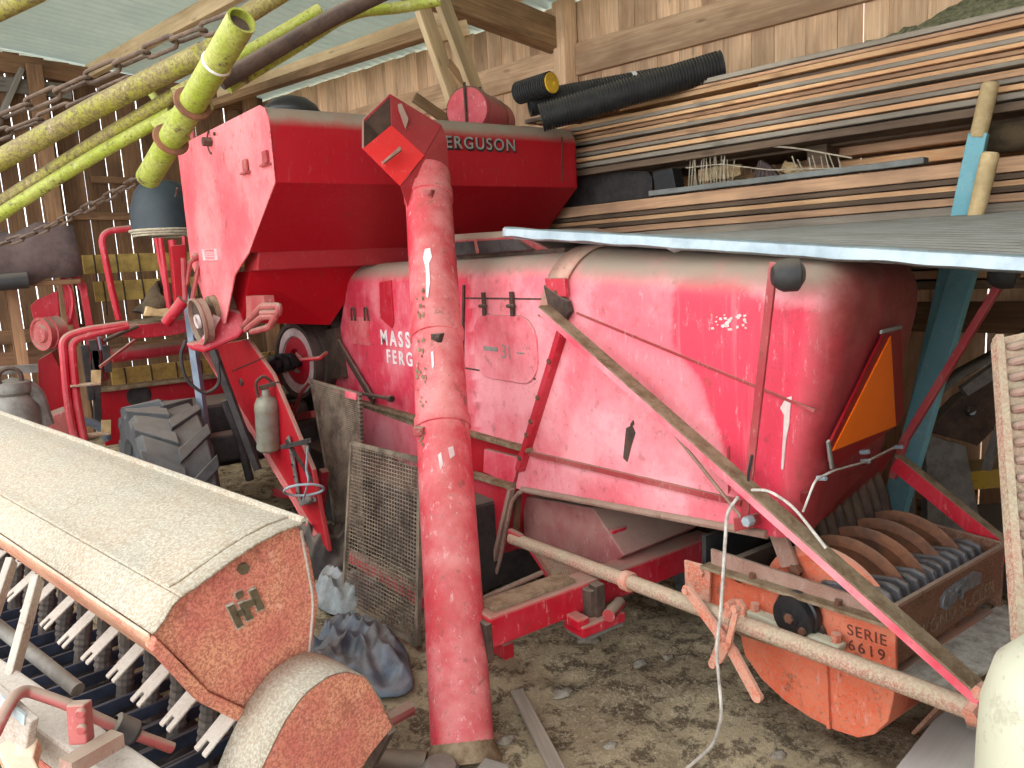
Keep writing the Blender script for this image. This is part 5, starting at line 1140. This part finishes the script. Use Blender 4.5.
# planks under the chopper
def gplank(name, label, a, b, w, h, m, z=None, group=None): return board(name, label, 'plank', a, b, w, h, m, group)
gplank('plank', 'pale grey plank on the ground under the chopper housing, end towards the viewer', V((1.72, .97, .08)), V((3.3, 1.2, .08)), .22, .07, 'plank_pale')
gplank('plank', 'brown plank lying behind the pale plank under the chopper', V((2.75, 1.36, .11)), V((3.5, 1.46, .11)), .24, .05, 'plank_brown')
gplank('plank', 'dark grey plank on the ground beside the chopper shelf at the right', V((2.55, .98, .2)), V((3.35, 1.14, .2)), .2, .05, 'plank_grey')
gplank('support_block', 'wooden block under the right end of the dark grey plank', V((2.7, 1.02, .1)), V((3.1, 1.1, .1)), .12, .14, 'plank_dark')
# loose cables
t_ = [P(738, 497, x=2.03), P(727, 512, x=1.97), P(724, 560, x=1.96), P(721, 610, x=1.94), P(716, 650, x=1.93), P(719, 680, x=1.92), P(722, 715, x=1.9), P(714, 745, z=.02), P(690, 766, z=.015), P(660, 790, z=.015)]
tag(MB().tube(fillet(t_, .1), .006, 8).build('hanging_cable', 'cable_white'), 'pale cable hanging from the rear lamp arm down to the dirt floor', 'cable')
t_ = [P(752, 490, x=2.0), P(768, 490, x=1.99), P(792, 505, x=1.99), P(812, 530, x=1.99), P(826, 548, x=2.0)]
tag(MB().tube(fillet(t_, .06), .005, 8).build('loose_wire', 'cable_white'), 'short white wire curving over the brace bar above the chopper', 'wire')
t_ = [P(968, 588, d=2.2), P(985, 592, d=2.1), P(1010, 582, d=1.9), P(1030, 560, d=1.85)]
t_[0] = P(955, 590, d=2.27)

# ================================================================ right edge things
d0 = 1.62
Ltop, Lbot = P(997, 372, d=1.8), P(1020, 690, d=1.42); dv = (Lbot - Ltop).normalized(); Lt = Ltop - dv * .1
Lb = Ltop + dv * ((0.03 - Ltop.z) / dv.z)
wd = V((.82, -.57, 0)); nr = dv.cross(wd).normalized()
if nr.dot(V((-.5, -.8, 0))) < 0: nr = -nr
CE = thing('cleated_conveyor', 'rusty cleated elevator belt panel standing at the right edge', 'conveyor', Lb)
MB().prism([Lt, Lt + wd * .3 + V((0, 0, .05)), Lb + wd * .3, Lb], nr * -.02).build('belt_plate', 'pipe_dust', CE, smooth=0)
MB().prism([Lt - wd * .006, Lt + wd * .012, Lb + wd * .012, Lb - wd * .006], nr * .02).build('edge_strip', 'pipe_dust', CE, smooth=0)
Lc = (Lb - Lt).length
for i in range(34):
    c = Lt + dv * (.03 + i * .045); 
    if (c - Lt).length > Lc - .05: break
    MB().tube(fillet([c + wd * .03 + nr * .0, c + wd * .05 + nr * .02 + dv * .006, c + wd * .10 + nr * .018 - dv * .012, c + wd * .2 + nr * .012 - dv * .0, c + wd * .29 - dv * .01], .03), .011, 8).build('cleat', 'rail_brown', CE)
OM = thing('old_seeder_frame', 'old grey metal machine with a curved rim, behind the cleated conveyor', 'machine', P(950, 560, d=3.7))
dm = 3.7
band = fillet([P(1060, 318, d=dm), P(1010, 352, d=dm), P(960, 378, d=dm), P(925, 408, d=dm), P(916, 440, d=dm), P(914, 500, d=dm), P(917, 640, d=dm)], .12)
mb = MB(); mb.loft([band, [q + V((.06, .09, .0)) for q in band], ]); mb.build('curved_rim', 'grey_metal', OM, smooth=60, solid=.015)
MB().prism([P(x, y, d=dm + .08) for x, y in ((926, 432), (960, 398), (1002, 374), (1004, 420), (978, 446), (966, 442))], V((.04, .06, 0))).bolt(P(970, 411, d=dm + .07), (-.5, -.8, 0), .03, .03).build('corner_plate', 'rust_dark', OM, smooth=0, bevel=.004)
mb = MB().bolt(P(970, 411, d=dm + .06), (-.57, -.82, .1), .02, .02); mb.build('bolt_head', 'galv', OM, smooth=0)
MB().prism([P(x, y, d=dm + .05) for x, y in ((926, 434), (966, 446), (982, 530), (986, 640), (930, 640))], V((.03, .05, 0))).build('side_sheet', 'grey_metal', OM, smooth=0, bevel=.004)
MB().prism([P(x, y, d=dm + .03) for x, y in ((962, 388), (1012, 352), (1000, 376), (968, 396))], V((.02, .03, 0))).build('gusset', 'grey_metal', OM, smooth=0)
MB().bar(P(1002, 420, d=3.5), P(986, 470, d=3.5), .03, .03).build('stay', 'grey_metal', OM, smooth=0)
MB().box(P(1000, 472, d=4.1), (.6, .2, .1), rz=-.5).build('yellow_beam', 'yellow_bat', OM, smooth=0)
mb = MB().box(P(1010, 560, d=4.2), (.7, .5, .5), rz=-.6); mb.build('machine_body', 'iron_dark', OM, smooth=0, bevel=.02)
cc = P(1078, 745, d=1.22)
t = thing('cream_tank', 'cream rounded plastic tank at the bottom right corner', 'tank', (cc.x, cc.y, 0)); zt_ = P(1060, 640, d=1.22).z
MB().lathe((cc.x, cc.y, 0), (0, 0, 1), [(.001, 0), (.13, 0), (.14, .02), (.14, zt_ - .2), (.137, zt_ - .12), (.12, zt_ - .05), (.09, zt_ - .015), (.001, zt_)], 40).build('shell', 'cream', t, smooth=60)
MB().lathe((cc.x, cc.y, zt_ - .01), (0, 0, 1), [(.05, 0), (.05, .03), (.001, .032)], 24).build('cap', 'cream', t, smooth=40)

# ================================================================ seed drill
dD = wray(-385, 276).normalized(); eD = dD.cross(V((0, 0, 1))).normalized(); vD_ = eD.cross(dD)
OD = P(297, 525, d=2.1)
def D(e, d, v): return OD + eD * e + dD * d + vD_ * v
def PD(px, py, d=0.0):
    r = wray(px, py); t = ((OD + dD * d - CAM).dot(dD)) / r.dot(dD); return CAM + r * t
def ev_(px, py, d=0.0): q = PD(px, py, d) - OD; return (q.dot(eD), q.dot(vD_))
SDR = thing('seed_drill', 'dusty orange seed drill with a long closed hopper and pronged seed slides', 'seed drill', V((OD.x, OD.y, 0)))
LD = 2.7
rim_ = [ev_(x, y) for x, y in ((175, 598), (188, 590), (203, 579), (219, 567), (235, 556), (252, 545), (275, 533), (297, 525))]
endp = rim_ + [ev_(x, y) for x, y in ((309, 548), (319, 602), (309, 670), (262, 716), (236, 704), (206, 690), (186, 666), (152, 634), (160, 618))]
ep = MB().prism([D(e, 0, v) for e, v in endp], dD * .02).build('hopper_end', 'drill_orange', SDR, smooth=0, bevel=.004)
fl = [ev_(x, y) for x, y in ((152, 634), (206, 690), (236, 704), (262, 716), (268, 730), (232, 718), (196, 700), (148, 648))]
MB().prism([D(e, -.02, v) for e, v in fl], dD * .04).build('end_flange', 'drill_orange', ep, smooth=0, bevel=.004)
ln = [ev_(x, y) for x, y in ((300, 530), (313, 600), (307, 668))]
MB().tube(fillet([D(e, -.004, v) for e, v in ln], .05), .0045, 6).build('edge_bead', 'fork', ep)
bx = [ev_(x, y) for x, y in ((160, 618), (175, 600), (297, 528), (317, 602), (307, 668), (262, 714), (206, 688), (188, 668))]
MB().prism([D(e, .02, v) for e, v in bx], dD * LD).build('hopper_body', 'drill_orange', SDR, smooth=0)
lid = [(e, v + .012) for e, v in rim_]; lid[-1] = (lid[-1][0] + .01, lid[-1][1])
def shell(name, prof_, d0, d1, m, th, par, nseg=24):
    mb = MB(); mb.loft([[D(e, lerp(d0, d1, i / nseg), v) for e, v in prof_] for i in range(nseg + 1)]); return mb.build(name, m, par, smooth=50, solid=th)
import itertools
def dense(pr, n=5):
    o = []
    for a, b in zip(pr[:-1], pr[1:]): o += [(lerp(a[0], b[0], i / n), lerp(a[1], b[1], i / n)) for i in range(n)]
    return o + [pr[-1]]
ld = shell('hopper_lid', dense(lid), -.03, LD, 'drill_dust', .008, SDR)
MB().tube([D(lid[-1][0] - .005, -.03, lid[-1][1] + .004), D(lid[-1][0] - .005, LD, lid[-1][1] + .004)], .012, 8).build('hinge_bead', 'drill_dust', ld)
rb = [(e, v + .007) for e, v in lid]; shell('lid_rib', dense(rb), .03, .055, 'drill_dust', .006, ld, 2)
lp = [(lid[0][0] + .004, lid[0][1] - .006), ev_(168, 604), ev_(160, 618), ev_(149, 632)]
shell('front_lip', dense(lp), -.02, LD, 'drill_dust', .006, SDR)
fw = [ev_(149, 634), ev_(152, 645), ev_(188, 668), ev_(200, 690)]
shell('front_skirt', [ev_(148, 634), ev_(151, 644), ev_(196, 684), ev_(236, 712)], .0, LD, 'drill_lip', .006, SDR)
mb = MB()
for i in range(14): e, v = ev_(214, 690); mb.bolt(D(e - .012, .08 + i * .19, v), -eD + vD_ * .5, .009, .008)
mb.build('skirt_bolts', 'rust', SDR, smooth=0)
MB().bolt(D(*[ev_(242, 568)[0]], -.0, ev_(242, 568)[1]), -dD, .016, .012).build('end_bolt', 'emblem', ep, smooth=0)
# raised maker's emblem: three slabs joined
def quad(name, pts, m, par, d=-.006, th=.008): return MB().prism([D(ev_(x, y)[0], d, ev_(x, y)[1]) for x, y in pts], dD * th).build(name, m, par, smooth=0)
em = [((226.5, 607), (233, 604), (242, 624), (236, 627.5)), ((234, 593.5), (240, 590), (242.5, 595.5), (236.5, 599)), ((238, 604), (244.5, 600.8), (252, 617), (245.5, 620)), ((248.4, 591.6), (254.6, 588.4), (263, 607), (256.5, 610)), ((233, 612), (242, 608), (244.5, 613), (236, 617)), ((244, 602), (253, 598), (255, 603), (247, 607))]
mb = MB(); mb2 = MB()
for q in em:
    pts_ = [D(ev_(x, y)[0], -.009, ev_(x, y)[1]) for x, y in q]; mb.prism(pts_, dD * .010); c_ = sum(pts_, V()) / 4; mb2.prism([c_ + (p - c_) * 1.22 + dD * .005 for p in pts_], dD * .004)
emb = mb.build('maker_emblem', 'emblem', ep, smooth=0); mb2.build('emblem_edge', 'drill_dust', emb, smooth=0)
cl_ = MB().prism([D(ev_(x, y)[0], -.03, ev_(x, y)[1]) for x, y in ((280, 672), (290, 668), (296, 678), (286, 684))], dD * .03).build('lid_catch', 'fork', ep, smooth=0, bevel=.004)
MB().prism([D(ev_(x, y)[0], -.004, ev_(x, y)[1]) for x, y in ((271, 676), (288, 659), (293, 672), (282, 684))], dD * .004).build('catch_plate', 'drill_orange', ep, smooth=0)
# rounded drive guard at the near end
gd = -.18
gp = [ev_(x, y, gd) for x, y in ((250, 800), (262, 768), (284, 722), (304, 694), (328, 676), (346, 671), (366, 677), (380, 700), (393, 726), (372, 752), (340, 800))]
GU = MB().prism([D(e, gd, v) for e, v in gp], dD * .008).build('drive_guard', 'drill_orange', SDR, smooth=0)
top_ = gp[:9]
mb = MB(); 
q0 = fillet([D(e, gd, v) for e, v in top_], .03, 4); mb.loft([q0, [p + dD * .16 for p in q0]]); mb.build('guard_rim', 'drill_dust', GU, smooth=60, solid=.006)
MB().bar(D(gp[8][0] - .01, gd + .02, gp[8][1]), D(gp[9][0] + .06, gd + .1, gp[9][1] - .1), .03, .06).build('guard_stay', 'rust_dark', GU, smooth=0)
# forked seed slides, seed hoses and coulter arms
ea, va = ev_(236, 712); tipe, tipv_ = ev_(200, 757)
for i in range(14):
    dd = .02 + i * .185
    a = D(ea + .01, dd, va - .005); L_ = U(1.0, 1.15); tipv = V(eD * (tipe - ea) * L_ + vD_ * (tipv_ - va) * L_)
    s_ = dD * .030; p = [a - s_, a + s_, a + s_ + tipv * .62, a + s_ + tipv, a + s_ * .35 + tipv, a + s_ * .3 + tipv * .75, a - s_ * .3 + tipv * .75, a - s_ * .35 + tipv, a - s_ + tipv, a - s_ + tipv * .62]
    MB().prism([p[0], p[1], p[2], p[5], p[6], p[9]], vD_ * .006).prism([p[2], p[3], p[4], p[5]], vD_ * .006).prism([p[6], p[7], p[8], p[9]], vD_ * .006).build('seed_slide', 'fork', SDR, smooth=0, merge=False)
    h0 = D(ea + .06, dd + .05, va - .05); pr = [h0, h0 + V((-.01, 0, -.08)) , h0 + V((-.03, .0, -.16)), h0 + V((-.04, .0, -.24))]
    pts_ = fillet(pr, .08); rr = [.026 + (.004 if j % 2 else 0) for j in range(len(pts_))]
    MB().tube(pts_, rr, 10).build('seed_hose', 'hose', SDR, smooth=30)
for i in range(36):
    dd = -.1 + i * .062; zc = .44 + .03 * (i % 2)
    a = D(-.95, dd, 0); a.z = zc + .02; b = D(-.06, dd + .05, 0); b.z = zc - .05
    MB().bar(a, b, .012, .042).build('coulter_arm', 'coulter', SDR, smooth=0, bevel=.003)
    c = D(-.16, dd + .05, 0); c.z = .165
    MB().lathe(c, dD, [(.001, -.01), (.05, -.012), (.16, -.002), (.165, 0), (.16, .002), (.05, .012), (.001, .01)], 24).build('coulter_disc', 'iron_dark', SDR, smooth=40)
# frame tube, strut, screw handle
zb_ = .5
f0, f1 = P(-40, 648, d=1.75), P(135, 790, d=1.55)
f0, f1 = D(-.70, 1.9, -.52), D(-.60, -.35, -.62)
f0, f1 = P(-30, 672, d=1.82), P(150, 800, d=1.58)
fb = MB().bar(f0, f1, .085, .085).build('frame_beam', 'fork', SDR, smooth=0, bevel=.008)
MB().bar(f0 + V((-.0, 0, -.045)), f1 + V((0, 0, -.045)), .088, .02).build('beam_underside', 'drill_orange', fb, smooth=0)
MB().cyl(P(-20, 612, d=2.1), P(78, 690, d=1.9), .018, n=14).build('cross_tube', 'grey_metal', SDR)
MB().bar(P(38, 578, d=1.95), P(8, 690, d=1.78), .05, .018, up=(1, 0, .3)).build('strut', 'fork', SDR, smooth=0, bevel=.003)
MB().bar(P(12, 560, d=2.1), P(-10, 625, d=2.0), .05, .018, up=(1, 0, .3)).build('strut', 'fork', SDR, smooth=0, bevel=.003)
hd_ = [P(-6, 735, d=1.5), P(2, 718, d=1.52), P(14, 696, d=1.56), P(26, 690, d=1.6), P(70, 705, d=1.62), P(118, 728, d=1.66), P(172, 748, d=1.74)]
MB().tube(fillet(hd_, .06), .0125, 12).build('screw_handle', 'red_dusty', SDR)
MB().lathe(P(112, 725, d=1.655), (P(172, 748, d=1.74) - P(70, 705, d=1.62)), [(.02, 0), (.03, .005), (.03, .05), (.02, .06)], 12).build('thread_collar', 'iron_dark', SDR)
MB().bar(P(79, 702, d=1.58), P(82, 742, d=1.58), .04, .03, up=(-.6, -.8, 0)).bolt(P(82, 712, d=1.55), (-.57, -.82, 0), .012, .01).bolt(P(83, 728, d=1.55), (-.57, -.82, 0), .012, .01).build('handle_clamp', 'red_dusty', SDR, smooth=0, bevel=.004)
MB().bar(P(66, 768, d=1.5), P(118, 738, d=1.6), .04, .03).build('angle_stay', 'rail_brown', SDR, smooth=0)
MB().bar(P(-10, 712, d=1.62), P(30, 748, d=1.58), .02, .16).build('drawbar_plate', 'fork', SDR, smooth=0, bevel=.004)
MB().prism([P(x, y, d=1.55) for x, y in ((1, 696), (25, 716), (24, 726), (0, 706))], V((.004, .006, 0))).build('pale_label', 'sheet_white', SDR, smooth=0)
MB().bar(P(10, 745, d=1.6), P(30, 790, d=1.5), .05, .03).bar(P(30, 745, d=1.6), P(16, 800, d=1.5), .04, .04).build('lower_stay', 'drill_lip', SDR, smooth=0, bevel=.004)
# legs and wheel carrying the drill beyond the frame
for dd in (.25, 2.3):
    MB().bar(D(-.1, dd, -.45), V((D(-.1, dd, 0).x, D(-.1, dd, 0).y, .0)), .06, .06, up=(1, 0, 0)).build('stand_leg', 'iron_dark', SDR, smooth=0)

# ================================================================ lime tube frame at the upper left
LF = thing('lime_tube_frame', 'lime yellow tubular implement arm reaching across the upper left, partly rusted', 'implement frame', P(-60, 260, d=2.0))
pt0, pt1 = P(242, 20, d=1.50), P(148, 178, d=1.92)
pole = MB(); ax_p = (pt1 - pt0); 
pole.pipe(pt0, pt1, .029, .024, 28); pl_ = pole.build('swing_tube', 'lime', LF, smooth=40)
MB().cyl(pt0 + ax_p * .03, pt0 + ax_p * .04, .0235, n=20).build('tube_plug', 'rust_dark', pl_)
MB().lathe(pt0 + ax_p * .22, ax_p, [(.0285, 0), (.031, .002), (.031, .006), (.0285, .008)], 24).build('weld_line', 'white', pl_)
for f_ in (.46, .70):
    c = lerp(pt0, pt1, f_); MB().lathe(c, ax_p, [(.029, 0), (.040, .001), (.042, .005), (.040, .009), (.029, .010)], 24).build('collar_flange', 'rust_disc', pl_, smooth=40)
def plt(pts, d, name='gusset_plate', m='lime_worn', th=.012): MB().prism([P(x, y, d=dd_) for (x, y), dd_ in zip(pts, d if isinstance(d, list) else [d] * len(pts))], V((.3, .5, -.3)) * th).build(name, m, LF, smooth=0, bevel=.002)
plt(((190, 48), (222, 28), (232, 70), (216, 86), (205, 70)), 1.66); plt(((170, 88), (200, 72), (214, 108), (198, 120), (182, 106)), 1.74); plt(((150, 122), (178, 104), (190, 138), (176, 148), (164, 140)), 1.8, m='lime')
def tb(pts, r, name, m='lime_worn', f=.1): MB().tube(fillet([P(*p[:2], d=p[2]) for p in pts], f), r, 14).build(name, m, LF)
tb(((-60, 193, 1.95), (100, 105, 1.86), (205, 53, 1.76)), .026, 'main_tube', 'lime_worn')
tb(((-60, 241, 2.0), (90, 145, 1.93), (178, 93, 1.84)), .0165, 'brace_tube', 'lime_worn'); tb(((-60, 252, 1.98), (90, 158, 1.92), (172, 113, 1.86)), .0165, 'brace_tube', 'lime')
tb(((235, 22, 1.7), (300, -18, 1.75)), .02, 'upper_tube', 'lime_worn')
tb(((220, 82, 1.85), (330, 18, 1.95), (420, -25, 2.0)), .021, 'rear_tube', 'rust_dark'); tb(((228, 88, 1.9), (300, 45, 2.0), (350, 12, 2.05), (400, 8, 2.1), (440, 0, 2.1)), .015, 'rear_tube', 'lime')
tb(((225, 66, 1.86), (320, 10, 1.94)), .016, 'rear_tube', 'lime')
tb(((-20, 20, 1.7), (40, -8, 1.72)), .02, 'top_rail', 'lime_worn')
tb(((146, 86, 2.0), (160, 105, 1.98), (162, 130, 1.95)), .01, 'hook_rod', 'lime')
# carrier leg far outside the view keeps the arm standing
a = P(-60, 245, d=1.98); MB().tube([P(-60, 193, d=1.95), a, V((a.x - .1, a.y, 0))], .03, 12).build('stand_leg', 'lime_worn', LF)
# chains
def chain(name, label, pts, n, r, wr, m='chain'):
    pts = fillet([P(*p[:2], d=p[2]) for p in pts], .3, 8)
    # resample
    ds = [0]
    for i in range(1, len(pts)): ds.append(ds[-1] + (pts[i] - pts[i - 1]).length)
    def at(s):
        for i in range(1, len(ds)):
            if s <= ds[i]: t_ = (s - ds[i - 1]) / (ds[i] - ds[i - 1]); return lerp(pts[i - 1], pts[i], t_)
        return pts[-1]
    t_ = thing(name, label, 'chain', pts[0]); step = ds[-1] / n
    for i in range(n):
        a, b = at(i * step), at((i + 1) * step); d_ = (b - a).normalized(); a, b = a - d_ * wr * .9, b + d_ * wr * .9
        s_ = d_.cross(V((0, 0, 1))).normalized(); s_ = s_ if i % 2 else (s_ * .35 + s_.cross(d_) * .94)
        pth = arc(a + d_ * r, s_, -d_, r, 0, 180, 7) + arc(b - d_ * r, -s_, d_, r, 0, 180, 7)
        MB().tube(pth, wr, 8, close=True).build('link', m, t_)
chain('rusty_chain', 'heavy rusty chain running along the upper lime tube to the open tube end', ((-30, 130, 1.78), (40, 100, 1.74), (110, 68, 1.7), (170, 42, 1.64), (232, 20, 1.56)), 9, .0125, .0048)
chain('rusty_chain', 'second heavy rusty chain hanging just under the first at the upper tube', ((-20, 142, 1.98), (45, 118, 1.95), (110, 90, 1.92), (180, 60, 1.88), (222, 40, 1.84)), 8, .0115, .0048)
chain('rusty_chain', 'thin rusty chain sagging from the lower end of the lime tube to the left edge', ((-20, 250, 2.3), (30, 236, 2.25), (80, 212, 2.15), (120, 190, 2.05), (143, 176, 1.95)), 14, .0085, .0036)

# ================================================================ things on the floor
def blob(name, label, cat, c, sx, sy, sz, m, seed, rough=.35, nn=44):
    mb = MB(); vs = []
    for i in range(nn + 1):
        th = math.pi * i / nn
        for j in range(nn * 2):
            ph = math.pi * j / nn; d_ = V((math.sin(th) * math.cos(ph), math.sin(th) * math.sin(ph), math.cos(th)))
            f = 1 + rough * mnoise.fractal(d_ * 1.3 + V((seed, 0, 0)), 1, 2, 2) - .22 * (1 - 2 * abs(mnoise.noise(V((d_.x * 2.2, d_.y * 4.5, d_.z * 3)) + V((seed, 3, 0))))) ** 5
            p = V((d_.x * sx * f, d_.y * sy * f, d_.z * sz * f)); p.z = max(p.z, -sz * .45); vs.append(V(c) + p + V((0, 0, sz * .42)))
    n2 = nn * 2; mb.add(vs, [(i * n2 + j, i * n2 + (j + 1) % n2, (i + 1) * n2 + (j + 1) % n2, (i + 1) * n2 + j) for i in range(nn) for j in range(n2)])
    return tag(mb.build(name, m, smooth=180), label, cat)
def crumple(name, label, cat, c, rx, ry, h, m, seed):
    mb = MB(); vs = []; nr_, na_ = 40, 110
    for i in range(nr_ + 1):
        r = i / nr_
        for j in range(na_):
            a = 2 * math.pi * j / na_; k2 = 1 + .28 * mnoise.noise(V((math.cos(a) * 1.3, math.sin(a) * 1.3, seed)))
            x, y = rx * r * k2 * math.cos(a), ry * r * k2 * math.sin(a); p = V((x * 4, y * 4, seed))
            w_ = mnoise.noise_vector(p * .8) * .5; rid = 1 - abs(mnoise.noise(V((p.x * 2.6 + w_.x, p.y * 1.1 + w_.y, seed)))) * 2.2; rid2 = 1 - abs(mnoise.noise(V((p.x * 1.6 - p.y * 2.6, p.y * 2.4 + w_.x * 2, seed + 4)))) * 2.4
            z = h * (1 - r ** 2.4) * (.62 + .55 * mnoise.noise(p * 1.1)) + (rid * .05 + rid2 * .035) * min(1, (1.02 - r) * 4)
            vs.append(V(c) + V((x, y, max(.0, z) + .012 - .02 * (r > .99))))
    mb.add(vs, [(i * na_ + j, i * na_ + (j + 1) % na_, (i + 1) * na_ + (j + 1) % na_, (i + 1) * na_ + j) for i in range(nr_) for j in range(na_)])
    return tag(mb.build(name, m, smooth=180), label, cat)
c = P(352, 660, z=0); crumple('plastic_tarp', 'crumpled blue-grey plastic tarp bundle on the ground beside the seed drill', 'tarp', c, .25, .36, .11, 'tarp', 3.0)
c = P(362, 612, z=.0); crumple('plastic_bag', 'pale grey crumpled plastic bag behind the tarp bundle', 'bag', c + V((.02, .25, 0)), .2, .24, .11, 'tarp_pale', 8.0)
c = P(340, 575, z=.0); crumple('dark_sack', 'dark crumpled sack under the harvester behind the pale bag', 'sack', c + V((.0, .3, 0)), .3, .28, .3, 'iron_dark', 5.0)
a, b = P(517, 692, z=.03), P(560, 775, z=.05); board('wood_lath', 'short grey wooden lath lying on the dirt right of the auger base', 'lath', a, b, .055, .025, 'plank_grey')
a, b = P(385, 722, z=.04), P(411, 708, z=.04); tag(MB().cyl(a, b, .03, n=10).build('red_rod', 'red_dusty'), 'short dusty red rod on the ground between guard and auger', 'rod')
c = P(440, 775, z=.03); t = tag(MB().lathe(c, (.1, -.2, 1), [(.001, .05), (.05, .048), (.075, .02), (.08, -.03), (.001, -.04)], 20).build('grey_cap', 'grey_metal', smooth=40), 'small round grey metal cap at the auger base', 'cap')  # loose round metal cap
a, b = P(400, 752, z=.05), P(425, 766, z=.04); tag(MB().cyl(a + V((-.1, .0, .02)), b, .035, .05, n=14).build('dark_cone', 'rust_dark'), 'dark brown cone-shaped casting beside the auger base', 'casting')
a, b = P(480, 770, z=.04), P(505, 778, z=.04); tag(MB().bar(a, b, .08, .05).build('wood_offcut', 'wood_grey', smooth=0, bevel=.005), 'brown wooden offcut at the foot of the auger tube', 'offcut')
cs = [((590, 638), .06, 'flat pale stone chip below the axle'), ((562, 690), .05, 'small stone right of the lath'), ((640, 660), .04, 'stone chip in the middle of the dirt floor'), ((780, 748), .035, 'grey stone near the chopper housing'), ((668, 652), .03, 'small stone below the pipe'), ((505, 735), .04, 'stone beside the auger foot'), ((610, 745), .03, 'small pebble at the bottom of the floor')]
for i, (p, s_, lb) in enumerate(cs):
    c = P(*p, z=0); c.z = floor_z(c.x, c.y); blob('stone', lb, 'stone', c, s_, s_ * .7, s_ * .35, 'stone', i * 2.3, .5, 8)
mb = MB()
for i in range(9000):
    x, y = U(.4, 3.2), U(1.0, 4.6)
    z = floor_z(x, y) + .004; a = U(0, 6.3); l_ = U(.012, .045); w_ = U(.0008, .002)
    d_ = V((math.cos(a), math.sin(a), U(-.15, .25))) * l_; mb.add([V((x, y, z)), V((x, y, z)) + V((-math.sin(a), math.cos(a), 0)) * w_, V((x, y, z)) + d_], [(0, 1, 2)])
tag(mb.build('straw_litter', 'rope', smooth=0, merge=False), 'broken straw litter scattered over the dirt floor', 'straw', kind='stuff')

# ================================================================ camera, daylight
cam = bpy.data.cameras.new('camera'); cam.sensor_width = 36; cam.lens = 36 * FPX / 1024; cam.clip_start = .05
co = bpy.data.objects.new('camera', cam); COL.objects.link(co)
rt = V((_b.x, _a.x, _z.x)); dn = V((_b.y, _a.y, _z.y)); fw = V((_b.z, _a.z, _z.z))
co.matrix_world = Matrix((rt, -dn, -fw)).transposed().to_4x4(); co.location = CAM; scene.camera = co
w = bpy.data.worlds.new('world'); scene.world = w; w.use_nodes = True; nt = w.node_tree
bg = nt.nodes['Background']; bg.inputs[0].default_value = (.93, .97, 1.0, 1); bg.inputs[1].default_value = 2.4
scene.view_settings.view_transform = 'Standard'; scene.view_settings.look = 'None'; scene.view_settings.gamma = 1; scene.view_settings.use_curve_mapping = False
scene.view_settings.exposure = 0.75
